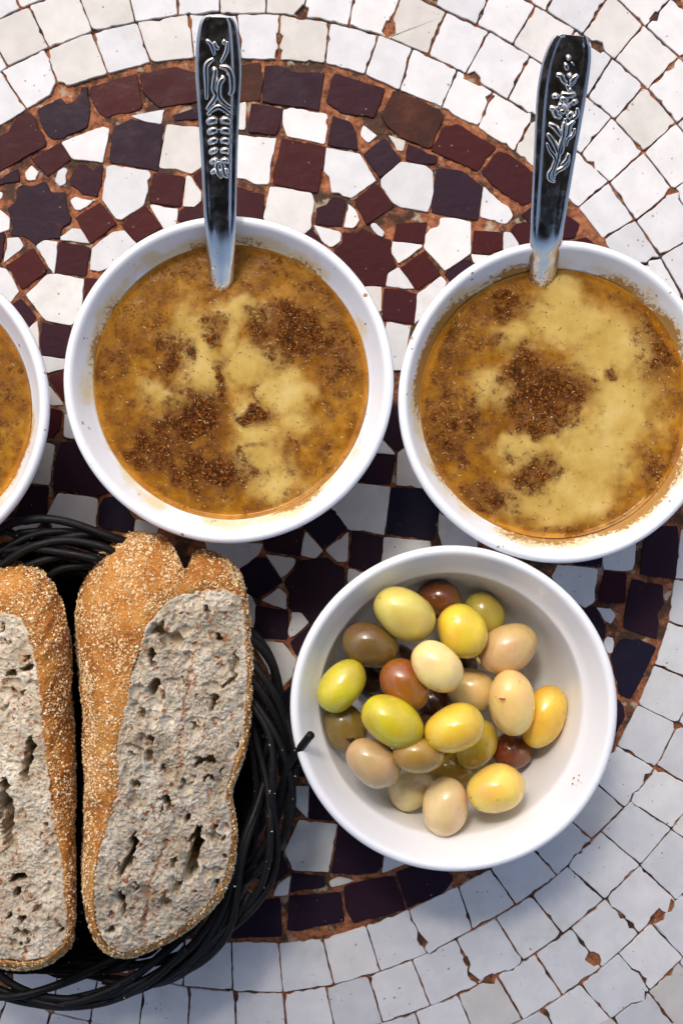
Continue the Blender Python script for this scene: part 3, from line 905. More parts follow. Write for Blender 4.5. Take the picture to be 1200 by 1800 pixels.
def make_soup(key, puree, spice, base_spice, nfleck, seed, label):
    b, R, s = bowl[key]
    px, py = BOWLS[key][0], BOWLS[key][1]
    z0 = 0.0440
    rs = 0.0521 * s
    nr, na = 150, 300
    t = (np.arange(nr) + 1) / nr
    A = np.arange(na) * 2 * pi / na
    r = t[:, None] * rs; a = A[None, :]
    x = r * np.cos(a); y = r * np.sin(a)
    kk = PX * (CAM_H - z0) / CAM_H
    ppx = (b.location.x + x) / kk + 600; ppy = 900 - (b.location.y + y) / kk
    wob = (fbm(ppx * 0.035, ppy * 0.035, seed, 3) - 0.5) * 44
    wob2 = (fbm(ppx * 0.035 + 40, ppy * 0.035, seed + 5, 3) - 0.5) * 44
    pu = blobs(ppx + wob, ppy + wob2, puree)
    sp = blobs(ppx + wob2, ppy + wob, spice)
    sp = np.maximum(sp, base_spice * (0.5 + fbm(ppx * 0.02, ppy * 0.02, seed + 9, 3)) * (1 - pu * 0.9))
    low = (fbm(ppx * 0.012, ppy * 0.012, seed + 2, 3) - 0.5)
    tt = np.broadcast_to(t[:, None], x.shape)
    edge = smooth01(tt + low * 0.10, 0.90, 1.02)
    z = 0.0005 * (fbm(ppx * 0.02, ppy * 0.02, seed + 3, 3) - 0.5) + 0.00018 * pu * (0.8 + 0.5 * fbm(ppx * 0.03, ppy * 0.03, seed + 4, 2)) + 0.0006 * np.clip(sp - 0.3, 0, 1) * fbm(ppx * 0.15, ppy * 0.15, seed + 6, 3)
    z = z * (1 - smooth01(tt, 0.9, 1.0)) + 0.0010 * smooth01(tt, 0.955, 1.0) ** 2
    V = np.stack([x, y, z], -1).reshape(-1, 3)
    V = np.concatenate([V, [[0, 0, z[0].mean()]]])
    I = np.arange(nr * na).reshape(nr, na); J = np.roll(I, -1, 1)
    F = np.stack([I[:-1], I[1:], J[1:], J[:-1]], -1).reshape(-1, 4).tolist()
    F += [(nr * na, int(I[0, j]), int(J[0, j])) for j in range(na)]
    o = mesh('bean_soup', V, F, M_SOUP)
    o.location = (b.location.x, b.location.y, z0)
    attr(o, 'puree', np.append(pu.ravel(), pu[0].mean()))
    attr(o, 'spice', np.append(sp.ravel(), sp[0].mean()))
    attr(o, 'edge', np.append(edge.ravel(), 0))
    tag(o, label, 'soup', 'bowls of soup')
    # loose cumin and herb fibres floating on it
    rg = np.random.RandomState(seed + 100)
    V = []; F = []; T = []
    cnt = 0
    spf = sp
    while cnt < nfleck:
        i = int(nr * math.sqrt(rg.rand())); j = rg.randint(na)
        i = min(i, int(nr * 0.985))
        if rg.rand() > 0.06 + 0.9 * spf[i, j] + 0.2 * (1 - pu[i, j]): continue
        cnt += 1
        L = rg.uniform(0.00025, 0.0011) * (0.6 if rg.rand() < 0.6 else 1.0); w = rg.uniform(0.00010, 0.00022)
        ang = rg.rand() * 2 * pi; tilt = rg.uniform(-0.35, 0.35)
        c = np.array([x[i, j], y[i, j], z[i, j] + 0.00008])
        u = np.array([cos(ang) * cos(tilt), sin(ang) * cos(tilt), sin(tilt)]); v = np.array([-sin(ang), cos(ang), 0]); n = np.cross(u, v)
        base = len(V)
        V += [c - u * L, c + v * w, c + u * L, c - v * w, c + n * w * 1.2, c - n * w]
        F += [(base + a1, base + a2, base + 4) for a1, a2 in ((0, 3), (3, 2), (2, 1), (1, 0))]
        F += [(base + a2, base + a1, base + 5) for a1, a2 in ((0, 3), (3, 2), (2, 1), (1, 0))]
        T += [rg.beta(1.6, 1.6)] * 6
    f = fast_mesh('spice_flecks', np.array(V), np.array(F), M_FLECK, o, smooth=False)
    attr(f, 'tint', T); f['kind'] = 'stuff'
    return o

make_soup('left', [(-60, 560, 40, 40, .6), (-120, 700, 70, 60, .7)], [(10, 690, 40, 60, .6), (0, 780, 50, 40, .5)], 0.44, 900, 20,
          'amber brown soup in the bowl cut off by the left edge')
make_soup('mid', [(338, 600, 42, 62), (290, 690, 48, 22), (355, 650, 38, 46), (420, 545, 62, 26), (405, 600, 26, 40, .7), (440, 645, 62, 36), (500, 690, 55, 42), (450, 790, 46, 70), (480, 850, 52, 50, .9), (425, 735, 30, 40), (520, 740, 40, 40, .7), (290, 710, 20, 40, .6)],
          [(298, 625, 40, 52, .85), (530, 585, 85, 62, 1.0), (605, 640, 45, 55, .75), (470, 570, 45, 40, .8), (340, 735, 66, 55, 1.15), (280, 790, 90, 62, .95), (370, 830, 84, 52, 1.0), (446, 725, 27, 20, 1.3), (370, 590, 24, 22, .8), (382, 680, 14, 46, .9), (450, 780, 16, 13, .7), (512, 805, 26, 50, .6), (380, 560, 30, 25, .7), (250, 690, 30, 40, .5), (470, 880, 60, 22, .55)],
          0.44, 1500, 31, 'soup with yellow puree showing through scattered dark cumin patches')
make_soup('right', [(1000, 565, 92, 46), (1075, 610, 80, 66), (1095, 715, 66, 80), (1040, 800, 84, 70), (930, 790, 62, 36), (950, 885, 86, 44), (860, 685, 36, 40, .8), (1010, 870, 72, 56), (990, 520, 40, 40), (900, 590, 45, 30, .8)],
          [(950, 690, 86, 66, 1.0), (915, 640, 36, 40, .95), (1005, 690, 45, 40, .95), (950, 745, 70, 30, .95), (940, 832, 50, 40, .9), (1068, 655, 16, 11, .9), (790, 590, 62, 92, .75), (795, 750, 66, 95, .8), (850, 880, 80, 48, .75), (1160, 590, 52, 92, .8), (1165, 850, 52, 80, .7), (880, 530, 66, 36, .8), (870, 590, 30, 20, .7), (980, 930, 90, 18, .6)],
          0.42, 1100, 43, 'soup with a large cumin patch floating in the middle of yellow puree')

# ------------------------------------------------------------------ spoons
M_STEEL = mat_metal()
def make_spoon(name, stations, strokes, label, ornament):
    """stations: (px, py, z, half width px) from the soup end to the tip"""
    st = np.array(stations, float)
    n = 150
    c = catmull(st, n, closed=False)
    cen = np.array([P(a, b, z) for a, b, z, w in c])
    half = np.array([w * PX * (CAM_H - z) / CAM_H for a, b, z, w in c])
    t = np.gradient(cen, axis=0); t /= np.linalg.norm(t, axis=1)[:, None]
    side = np.cross(t, [0, 0, 1.0]); side /= np.linalg.norm(side, axis=1)[:, None]
    nor = np.cross(side, t)
    arc = np.concatenate([[0], np.cumsum(np.linalg.norm(np.diff(cen, axis=0), axis=1))]); arc /= arc[-1]
    us = np.array([-1, -.985, -.95, -.9, -.85, -.80, -.76, -.72, -.68, -.62, -.5, -.38, -.25, -.12, 0, .12, .25, .38, .5, .62, .68, .72, .76, .80, .85, .9, .95, .985, 1])
    def h(u, k):
        au = abs(u)
        rim = 0.00045 * math.sqrt(max(0, 1 - ((au - 0.80) / 0.20) ** 2)) if au > 0.60 else 0
        fl = smooth01(np.array(arc[k]), 0.10, 0.34)
        rib = 0.0019 * (1 - au * au)                                   # rounded neck near the soup
        pan = 0.00035 * (1 - au * au)
        return float(rim * (0.3 + 0.7 * fl) + pan * fl + rib * (1 - fl))
    V = []; F = []
    m = len(us)
    for k in range(n):
        for u in us:
            V.append(cen[k] + side[k] * u * half[k] + nor[k] * h(u, k))
    for k in range(n):
        for u in us:
            V.append(cen[k] + side[k] * u * half[k] * 0.985 + nor[k] * (h(u, k) - 0.0011 - 0.0006 * (1 - u * u)))
    o2 = n * m
    for k in range(n - 1):
        for j in range(m - 1):
            a = k * m + j
            F.append((a, a + 1, a + m + 1, a + m)); F.append((o2 + a, o2 + a + m, o2 + a + m + 1, o2 + a + 1))
        for j, fl in ((0, 0), (m - 1, 1)):
            a = k * m + j
            F.append((a, a + m, o2 + a + m, o2 + a) if fl == 0 else (a, o2 + a, o2 + a + m, a + m))
    for k in (0, n - 1):
        for j in range(m - 1):
            a = k * m + j
            F.append((a, o2 + a, o2 + a + 1, a + 1) if k == 0 else (a, a + 1, o2 + a + 1, o2 + a))
    root = empty(name, tuple(cen[0]))
    tag(root, label, 'spoon', 'steel spoons in the soup')
    hd = mesh('handle', V, F, M_STEEL); reparent(hd, root)
    # the spoon's bowl, under the soup
    d = -t[0].copy(); d[2] = -0.25; d /= np.linalg.norm(d)
    sd = side[0]; nn = np.cross(sd, -d)
    V = []; F = []
    nu, nv = 20, 14
    for i in range(nu):
        f = i / (nu - 1)
        w = 0.0105 * math.sqrt(max(0, 1 - (2 * min(max(f, 0.03), 0.98) - 1) ** 2)) + 0.0015
        for j in range(nv):
            u = j / (nv - 1) * 2 - 1
            V.append(cen[0] + d * (f * 0.030 - 0.002) + sd * u * w - nn * (0.004 * (1 - u * u) * math.sin(pi * f)) - np.array([0, 0, 0.004 * f]))
    for i in range(nu - 1):
        for j in range(nv - 1):
            a = i * nv + j; F.append((a, a + 1, a + nv + 1, a + nv))
    sb = mesh('spoon_bowl', V, F, M_STEEL); reparent(sb, root)
    md = sb.modifiers.new('Solidify', 'SOLIDIFY'); md.thickness = 0.001
    # raised ornament
    orn = MB()
    for pts, rad in strokes:
        q = catmull(pts, max(8, 7 * len(pts)), closed=False) if len(pts) > 1 else np.array([pts[0], (pts[0][0] + 0.6, pts[0][1] + 0.6)])
        path = []
        kk = 0
        for (x, y) in q:
            kk = int(np.argmin(np.abs(c[:, 1] - y)))
            w0 = np.array(P(x, y, c[kk, 2] + 0.0008))
            off = w0 - cen[kk]
            u = float(np.dot(off, side[kk]) / half[kk])
            path.append(w0 * 0 + cen[kk] + side[kk] * np.dot(off, side[kk]) + t[kk] * np.dot(off, t[kk]) + nor[kk] * (h(max(-.6, min(.6, u)), kk) + 0.00005))
        path = np.array(path)
        m2 = len(path)
        ff = np.linspace(0, 1, m2)
        rr = rad * PX * 1.2 * (0.35 + 0.65 * np.sin(pi * np.clip(ff * 0.92 + 0.04, 0, 1)) ** 0.6)
        Vt, Ft = tube(path, rr, 8, True, (nor[kk], 0.8))
        orn.add(Vt, Ft)
    oo = orn.build(ornament, M_STEEL); reparent(oo, root)
    # soup and herb bits clinging to the neck
    rg = np.random.RandomState(len(strokes))
    V = []; F = []; T = []
    for g in range(120):
        k = min(int(abs(rg.normal()) * 9), n - 1); u = rg.uniform(-0.95, 0.95)
        q = cen[k] + side[k] * u * half[k] + nor[k] * (h(u, k) + 0.0001)
        L = rg.uniform(0.00015, 0.00065); ax = rg.normal(size=3); ax /= np.linalg.norm(ax); b2 = np.cross(ax, nor[k]); b2 /= np.linalg.norm(b2); n3 = np.cross(ax, b2)
        base = len(V)
        V += [q + ax * L, q - ax * L, q + b2 * L * .6, q - b2 * L * .6, q + n3 * L * .6, q - n3 * L * .6]
        F += [tuple(i + base for i in f) for f in ((0, 2, 4), (2, 1, 4), (1, 3, 4), (3, 0, 4), (2, 0, 5), (1, 2, 5), (3, 1, 5), (0, 3, 5))]
        T += [rg.rand() ** 0.7] * 6
    rs_ = fast_mesh('soup_residue', np.array(V), np.array(F), M_FLECK, None, smooth=False); attr(rs_, 'tint', T); rs_['kind'] = 'stuff'
    reparent(rs_, root)
    return root

def zc(ox, oy, s, pts): return [(ox + a / s, oy + b / s) for a, b in pts]
Z1 = lambda *p: zc(330, 10, 6.923, p)
Z1b = lambda *p: zc(330, 260, 6.923, p)
st1 = []
S = 1.0
st1 += [(Z1((220, 410), (280, 470), (325, 600)), 3.2), (Z1((480, 430), (470, 550), (400, 690)), 3.2), (Z1((320, 430), (340, 500), (385, 515)), 3.2), (Z1((450, 410), (430, 470)), 3),
        (Z1((315, 640), (245, 690), (218, 760), (225, 950), (225, 1140)), 4.0), (Z1((290, 770), (335, 790), (310, 1000), (345, 1090), (265, 1215), (225, 1265)), 4.2),
        (Z1((385, 740), (460, 750), (515, 810), (535, 900), (535, 1030), (500, 1085)), 5.0), (Z1((400, 870), (430, 880), (385, 950), (380, 1100), (450, 1190), (530, 1240)), 4.2),
        (Z1((235, 1330), (300, 1262), (370, 1228), (440, 1262), (535, 1335)), 4.0)]
for k in range(6):
    y = 1390 + k * 122; sh = 1 - k * 0.07
    st1 += [(Z1((375 - 150 * sh, y + 40), (300 + 8 * k, y), (362, y + 18)), 5.6 - 0.3 * k), (Z1((530 - 9 * k, y + 40), (460, y), (392, y + 18)), 5.6 - 0.3 * k)]
st1 += [(Z1b((400, 150), (430, 230), (445, 320), (495, 352)), 4.0), (Z1b((380, 160), (350, 215), (365, 290), (415, 365)), 4.0)]
make_spoon('soup_spoon', [(390, 506, 0.0425, 14), (389, 494, 0.0445, 21), (388, 450, 0.0515, 24.5), (387, 400, 0.0588, 27.5), (386, 340, 0.0645, 30), (385, 260, 0.0705, 33), (384, 180, 0.0762, 37.5),
                          (383.5, 125, 0.0800, 40.5), (383, 80, 0.0830, 38.5), (383, 50, 0.0850, 34.5), (383, 36, 0.0858, 30), (383, 29, 0.0862, 24)], st1,
           'steel spoon with an embossed segmented creature on its handle', 'embossed_creature')
Z2 = lambda *p: zc(920, 50, 6.923, p)
Z2b = lambda *p: zc(910, 280, 6.923, p)
st2 = [(Z2((505, 1090), (505, 1200), (480, 1330), (440, 1450), (420, 1570), (385, 1690), (340, 1790)), 4.0),
       (Z2b((455, 0), (420, 110), (380, 180), (395, 245), (455, 272)), 3.6), (Z2b((495, 0), (455, 90), (430, 180), (445, 240)), 3.4), (Z2b((620, 0), (570, 80), (480, 140), (450, 190)), 3.4),
       (Z2((290, 1275), (345, 1345), (392, 1435), (430, 1545)), 4.2), (Z2((475, 1340), (465, 1470), (432, 1545)), 4.0),
       (Z2((305, 1158), (375, 1190), (425, 1255), (470, 1315)), 4.4), (Z2((495, 1130), (495, 1220), (478, 1310)), 4.4), (Z2((625, 1118), (560, 1180), (540, 1285), (500, 1330)), 4.4),
       (Z2((625, 1210), (600, 1290), (535, 1350), (520, 1430)), 3.2), (Z2((548, 1515), (525, 1600), (450, 1670)), 4.2), (Z2((560, 1570), (520, 1670), (400, 1750)), 3.0),
       (Z2((285, 1390), (320, 1480), (385, 1570), (380, 1660), (320, 1780)), 3.2),
       (Z2((318, 960), (372, 982), (402, 1045), (465, 1082)), 5.0), (Z2((345, 832), (395, 818), (420, 842)), 4.0), (Z2((455, 785), (530, 812), (640, 795)), 5.0),
       (Z2((440, 872), (490, 858), (532, 892)), 5.0), (Z2((490, 985), (520, 950), (545, 980)), 7.5), (Z2((415, 925), (445, 935), (470, 955)), 5.0), (Z2((580, 915), (620, 892), (645, 920)), 5.0),
       (Z2((590, 1000), (565, 1050), (540, 1100)), 5.0), (Z2((650, 960), (650, 1050), (560, 1120)), 3.6), (Z2((440, 990), (480, 1005), (530, 1000)), 4.0),
       (Z2((398, 560), (455, 572), (485, 625), (525, 672)), 4.2), (Z2((535, 582), (560, 570), (585, 580)), 4.2), (Z2((665, 558), (605, 615), (570, 672)), 4.2), (Z2((640, 590), (610, 650), (560, 700)), 3.0),
       (Z2((490, 440), (515, 445), (535, 505)), 3.4), (Z2((590, 430), (605, 415)), 4.0), (Z2((520, 362), (545, 352), (572, 366)), 4.0), (Z2((545, 735), (570, 750)), 4.5), (Z2((520, 680), (555, 735), (590, 770)), 3.0)]
make_spoon('soup_spoon', [(952, 500, 0.0425, 12), (953, 486, 0.0450, 22), (956, 455, 0.0505, 25.5), (960, 415, 0.0578, 28.5), (967, 345, 0.0650, 32.5), (975, 270, 0.0705, 37), (985, 180, 0.0762, 43),
                          (992, 130, 0.0795, 43.5), (998, 100, 0.0815, 41), (1003, 78, 0.0830, 36), (1006, 67, 0.0838, 30), (1007, 61, 0.0842, 25)], st2,
           'dark steel spoon with an embossed flower on its handle', 'embossed_flower')

# ------------------------------------------------------------------ olives
M_OLIVE = mat_olive()
M_SCAR = mat_plain('stem_scar', (0.09, 0.045, 0.015), 0.6)
def s2l(c): return tuple(((x / 255.0) / 12.92 if x / 255.0 <= 0.04045 else ((x / 255.0 + 0.055) / 1.055) ** 2.4) for x in c)
# px, py, half length, half width, angle (clockwise from right), colour, layer, label, scar
OL = [
 (652,1198,40,32,20,(62,40,22),0,'dark brown olive half hidden between the brown olives at the left',0),
 (762,1240,42,34,60,(70,42,22),0,'dark olive buried under the middle of the heap',0),
 (748,1290,40,34,10,(120,90,45),0,'tan olive almost hidden behind the middle yellow olive',0),
 (690,1160,40,32,0,(60,40,25),0,'dark olive in the gap under the pale top olive',0),
 (800,1170,40,34,40,(66,44,24),0,'dark olive in the gap under the upper yellow olive',0),
 (770,1053,39,33,10,(104,62,26),1,'dark brown olive at the back of the bowl',0),
 (851,1079,41,34,60,(172,156,62),1,'green olive lying against the back wall of the bowl',0),
 (650,1134,51,40,20,(112,86,44),1,'brown green olive at the upper left of the heap',0),
 (710,1203,49,38,52,(142,82,28),1,'orange brown olive in the middle left of the heap',0),
 (828,1212,43,39,15,(214,184,116),1,'cream olive in the middle, partly under the two pale ones',0),
 (607,1280,44,37,65,(120,98,40),1,'wrinkled olive green olive with a dark crack at the far left',2),
 (655,1340,51,40,36,(190,158,108),1,'pinkish beige olive at the lower left of the heap',0),
 (735,1327,46,32,4,(160,122,54),1,'tan olive wedged under the long green yellow olive',0),
 (900,1322,34,33,20,(118,60,28),1,'small red brown olive at the lower right of the heap',0),
 (795,1354,42,32,10,(158,132,48),1,'olive green olive tucked behind the two lowest pale ones',0),
 (722,1388,40,34,-20,(226,208,148),1,'small greenish white olive at the bottom left of the heap',0),
 (892,1140,55,40,-28,(208,174,118),2,'beige pink olive at the upper right with a straw beside it',0),
 (600,1206,51,38,-52,(196,184,48),2,'bright green olive leaning on the left wall',1),
 (955,1261,57,37,-68,(226,186,66),2,'deep yellow olive standing at the far right of the heap',0),
 (838,1310,46,33,-62,(200,172,56),2,'yellow green olive beside the small red brown one',0),
 (783,1420,51,40,98,(236,204,146),2,'cream olive nearest the lower rim',0),
 (870,1386,51,43,-14,(236,196,88),2,'plump pale yellow olive at the lower right of the heap',1),
 (710,1079,58,43,34,(206,186,92),3,'large pale green olive at the top left of the heap',1),
 (812,1109,49,42,62,(226,194,62),3,'bright yellow olive at the top of the heap',0),
 (768,1172,51,40,46,(236,208,136),3,'pale cream olive high in the middle of the heap',0),
 (899,1235,58,40,84,(236,202,124),3,'large cream olive with a red flake on it',0),
 (690,1269,59,43,32,(200,182,42),3,'long green yellow olive with a stem scar at its tip',1),
 (798,1281,54,42,-20,(228,188,62),3,'glossy yellow olive lying on top in the middle',1),
]
def bowl_inner_z(r, s):
    pr = [(a * 0.001 * s, b * 0.001) for a, b in BOWL_PROFILE[:17]]
    for (r0, z0), (r1, z1) in zip(pr[:-1], pr[1:]):
        if r0 <= r <= r1: return z0 + (z1 - z0) * (r - r0) / (r1 - r0 + 1e-9)
    return pr[-1][1]
ob, oR, os_ = bowl['olive']
done = []                                        # placed spheres (x, y, z, r)
olive_objs = []
rg = np.random.RandomState(5)
flake_z = None
for (px, py, a, b, ang, col, layer, label, scar) in OL:
    zg = 0.030
    for it in range(3):                          # size and place follow the height it comes to rest at
        k = PX * (CAM_H - zg) / CAM_H
        A, B = a * k, b * k
        cx, cy, _ = P(px, py, zg)
        th = -radians(ang)
        tilt = 0.0
        dx, dy = cos(th), sin(th)
        sph = [(f, B * math.sqrt(max(0.05, 1 - (f * f) * 0.72)) * (1 - 0.25 * abs(f) ** 3)) for f in (-0.72, -0.4, 0.0, 0.4, 0.72)]
        best = 0
        for f, r in sph:
            sx, sy = cx + dx * f * (A - B * 0.35), cy + dy * f * (A - B * 0.35)
            # the bowl
            for dr in np.linspace(-1, 1, 9):
                for dq in np.linspace(-1, 1, 9):
                    if dr * dr + dq * dq > 1: continue
                    rr = math.hypot(sx + dr * r - ob.location.x, sy + dq * r - ob.location.y)
                    zz = bowl_inner_z(rr, os_) + math.sqrt(max(0, r * r * (1 - dr * dr - dq * dq))) + 0.0004
                    if rr < 0.050 * os_: best = max(best, zz)
            for (ox, oy, oz, orr) in done:
                d2 = (sx - ox) ** 2 + (sy - oy) ** 2; R2 = (r + orr) * 0.93
                if d2 < R2 * R2: best = max(best, oz + math.sqrt(R2 * R2 - d2))
        zg = min(best, 0.056)
    for f, r in sph:
        done.append((cx + dx * f * (A - B * 0.35), cy + dy * f * (A - B * 0.35), zg, r))
    nu, nv = 40, 24
    V = []; F = []
    ph = rg.rand(6) * 6.28
    asym = rg.uniform(-0.10, 0.10)
    point = rg.uniform(0.0, 0.05)
    for i in range(nv + 1):
        la = pi * i / nv
        f = cos(la)
        prof = sin(la) ** 0.92 * (1 + asym * f)
        xx = A * (f + point * (max(0, f) ** 14)) 
        for j in range(nu):
            q = 2 * pi * j / nu
            lump = 1 + 0.030 * sin(2 * q + ph[0]) * sin(la) + 0.022 * sin(3 * la + ph[1]) + 0.016 * sin(3 * q + 4 * la + ph[2])
            if scar == 2: lump += 0.02 * sin(9 * q + 2 * sin(3 * la)) * sin(la)
            V.append((xx, B * prof * cos(q) * lump, B * prof * sin(q) * lump))
    for i in range(nv):
        for j in range(nu):
            k2 = (j + 1) % nu
            F.append((i * nu + j, i * nu + k2, (i + 1) * nu + k2, (i + 1) * nu + j))
    o = mesh('olive', V, F, M_OLIVE)
    o.location = (cx, cy, zg); o.rotation_euler = (rg.rand() * 6, rg.uniform(-0.12, 0.12), th)
    o.rotation_mode = 'XYZ'
    o.color = (*[min(0.9, x * 1.02) for x in s2l(col)], 1)
    tag(o, label, 'olive', 'olives in the white bowl')
    if scar == 1:                                # little stem scar at the left tip
        o.rotation_euler = (0, 0.10, th)
        Vt, Ft = lathe([(0, 0.0006), (0.0006, 0.0005), (0.0011, 0.0), (0.0013, -0.0009), (0, -0.0012)], 12)
        sc = mesh('stem_scar', [(-A * 0.90 - z, x, B * 0.30 + y) for x, y, z in Vt], Ft, M_SCAR, o)
    if scar == 2:
        o.rotation_euler = (0, 0, th)
        Vt, Ft = tube(np.array([(A * 0.28, -B * 0.10, B * 0.93), (A * 0.38, B * 0.02, B * 0.93), (A * 0.42, B * 0.14, B * 0.89), (A * 0.55, B * 0.20, B * 0.80)]), np.array([0.0003, 0.0008, 0.0009, 0.0003]), 7)
        mesh('crack', Vt, Ft, mat_plain('olive_crack', (0.015, 0.010, 0.006), 0.7), o)
    if 'red flake' in label: flake_z = zg + B
M_RED = mat_plain('chilli', (0.42, 0.03, 0.012), 0.4)
V, F = tube(np.array([P(876, 1228, flake_z + 0.0001), P(882, 1229.5, flake_z + 0.0003), P(888, 1229, flake_z + 0.0001)]), np.array([0.0002, 0.0004, 0.0002]), 6)
tag(mesh('chilli_flake', V, F, M_RED), 'tiny red chilli flake on the large cream olive', 'chilli flake')
M_STRAW = mat_plain('straw', (0.55, 0.42, 0.12), 0.5)
V, F = tube(np.array([P(835, 1150, 0.040), P(839, 1158, 0.041), P(843, 1166, 0.041)]), np.array([0.0005, 0.0006, 0.0005]), 7)
tag(mesh('olive_stalk', V, F, M_STRAW), 'short yellow stalk between the yellow and the beige pink olive', 'stalk')
# specks of spice on the wall of the olive bowl
V = []; F = []; T = []
for (x, y, r) in [(1008, 1368, 2.0), (1017, 1363, 1.5), (1016, 1372, 1.6), (1006, 1378, 1.8), (995, 1362, 1.0), (965, 1360, 1.4), (960, 1364, 1.0), (1012, 1381, 0.9), (1021, 1376, 0.8)]:
    w = np.array(P(x, y, 0.047))
    rr = math.hypot(w[0] - ob.location.x, w[1] - ob.location.y)
    z = bowl_inner_z(rr, os_) + 0.0006
    w = np.array(P(x, y, z)); r *= PX
    base = len(V)
    V += [w + np.array(d) * r for d in ((1, 0, 0), (0, 1, 0), (-1, 0, 0), (0, -1, 0), (0, 0, .6), (0, 0, -.6))]
    F += [(base + a, base + b2, base + 4) for a, b2 in ((0, 1), (1, 2), (2, 3), (3, 0))] + [(base + b2, base + a, base + 5) for a, b2 in ((0, 1), (1, 2), (2, 3), (3, 0))]
    T += [0.45] * 6
o = fast_mesh('spice_specks', np.array(V), np.array(F), M_FLECK, ob, smooth=False); attr(o, 'tint', T); o['kind'] = 'stuff'
o.matrix_parent_inverse = Matrix.Translation(ob.location).inverted()
# ------------------------------------------------------------------ bread basket
def mat_strand():
    n = NT('black_strand')
    p = geo_pos(n)
    f = n.noise(500, 4, 0.6, p)
    n.set(color=n.ramp(f, [(0.3, (0.004, 0.004, 0.0045)), (0.7, (0.010, 0.010, 0.011))]), rough=n.maprange(n.noise(260, 3, 0.6, p), 0.3, 0.7, 0.42, 0.62), spec=0.2)
    n.bump(f, 0.25, 0.0004)
    return n.m
M_STRAND = mat_strand()
BKX, BKY = 105.0, 1350.0
bz = 0.040
kb = PX * (CAM_H - bz) / CAM_H
bc = np.array(P(BKX, BKY, bz))
basket = empty('bread_basket', (bc[0], bc[1], 0))
tag(basket, 'round black basket of glossy woven strands holding bread', 'basket')
brg = np.random.RandomState(21)
SR = 0.00138
def strand(path, r=SR, name='strand', sides=8):
    V, F = tube(path, r, sides)
    o = mesh(name, V, F, M_STRAND); reparent(o, basket); return o
strand_pts = []
def ring_path(R0, z0, amp_r, amp_z, twist, phase, a0=0.0, a1=2 * pi, n=190, jit=0.0012, seed=0):
    th = np.linspace(a0, a1, n)
    w = twist * th + phase
    jr = (vnoise(th * 3.1 + seed, th * 0 + seed, seed) - 0.5) * 2 * jit; jz = (vnoise(th * 2.7 + seed, th * 0 + 9, seed + 3) - 0.5) * 2 * jit
    R = R0 + amp_r * np.cos(w) + jr
    z = z0 + amp_z * np.sin(w) + jz
    return np.stack([bc[0] + R * np.cos(th), bc[1] + R * np.sin(th), z], 1)
RB = 420 * kb
# thick rope-like border
for i in range(9):
    ph = 2 * pi * i / 9
    p = ring_path(RB - 0.0078, 0.040, 0.0062, 0.0056, brg.uniform(2.6, 4.4), ph, i * 0.7, i * 0.7 + 2 * pi * brg.uniform(0.8, 0.98), 220, 0.0026, i)
    strand(p, SR * brg.uniform(0.92, 1.12), 'border_strand'); strand_pts.append(p)
for i in range(5):
    a0 = brg.rand() * 6.28
    p = ring_path(RB - 0.0085, 0.0400, 0.0068, 0.0062, -2.3, brg.rand() * 6.28, a0, a0 + 2.6, 110, 0.002, 20 + i)
    strand(p, SR * 0.95, 'border_strand'); strand_pts.append(p)
# wall: upright stakes and the weavers that pass in front of and behind them
NS = 44
def wall_r(f): return RB - 0.012 - 0.020 * (1 - f) ** 1.5
for i in range(NS):
    a = 2 * pi * i / NS
    f = np.linspace(0, 1, 10)
    R = np.array([wall_r(x) for x in f])
    p = np.stack([bc[0] + R * np.cos(a), bc[1] + R * np.sin(a), 0.003 + 0.034 * f], 1)
    strand(p, SR * 0.8, 'stake', 6)
for k in range(20):
    f = (k + 0.5) / 20
    th = np.linspace(0, 2 * pi, 260)
    R = wall_r(f) + 0.0017 * np.cos(NS / 2 * th + pi * (k % 2))
    p = np.stack([bc[0] + R * np.cos(th), bc[1] + R * np.sin(th), 0.0035 + 0.034 * f + 0.0004 * np.sin(7 * th + k)], 1)
    strand(p, SR * 1.05, 'weaver', 6)
# base: close coils
rr = wall_r(0)
k = 0
while rr > 0.004:
    th = np.linspace(0, 2 * pi, 120)
    wv = 0.0006 * np.cos(11 * th + pi * (k % 2))
    p = np.stack([bc[0] + rr * np.cos(th), bc[1] + rr * np.sin(th), 0.0030 + wv], 1)
    strand(p, SR * 1.05, 'base_coil', 6)
    rr -= 0.0026; k += 1
# loose strands that spring away from the border
def loose(pts, r=SR):
    q = catmull(np.array([P(x, y, z) for x, y, z in pts]), 40, closed=False)
    strand(q, r, 'loose_strand'); strand_pts.append(q)
loose([(-70, 985, .040), (-30, 950, .042), (15, 922, .043), (70, 912, .044), (120, 918, .044), (175, 937, .043), (215, 953, .041), (260, 985, .036)], SR * 1.12)
loose([(-40, 1030, .042), (10, 988, .045), (55, 962, .047), (110, 950, .047), (160, 956, .046), (195, 968, .045), (240, 1000, .040)], SR * 1.08)
loose([(-60, 1000, .040), (0, 978, .042), (40, 963, .042), (80, 960, .040), (140, 985, .036)], SR)
loose([(0, 928, .040), (30, 942, .041), (70, 972, .040), (110, 1010, .034)], SR)
loose([(20, 1010, .042), (60, 990, .044), (120, 977, .044), (190, 983, .042), (250, 1020, .036)], SR)
loose([(70, 1030, .038), (100, 1003, .041), (150, 995, .042), (210, 1005, .038)], SR)
loose([(470, 1470, .034), (492, 1400, .038), (508, 1345, .0450), (526, 1318, .0535), (546, 1292, .0610)], SR * 1.12)
loose([(500, 1470, .036), (510, 1400, .041), (520, 1352, .043), (512, 1290, .043), (490, 1235, .042)], SR)
loose([(-20, 1690, .044), (20, 1730, .045), (90, 1755, .045), (180, 1752, .045), (270, 1715, .046), (340, 1660, .046), (390, 1590, .044)], SR * 1.1)
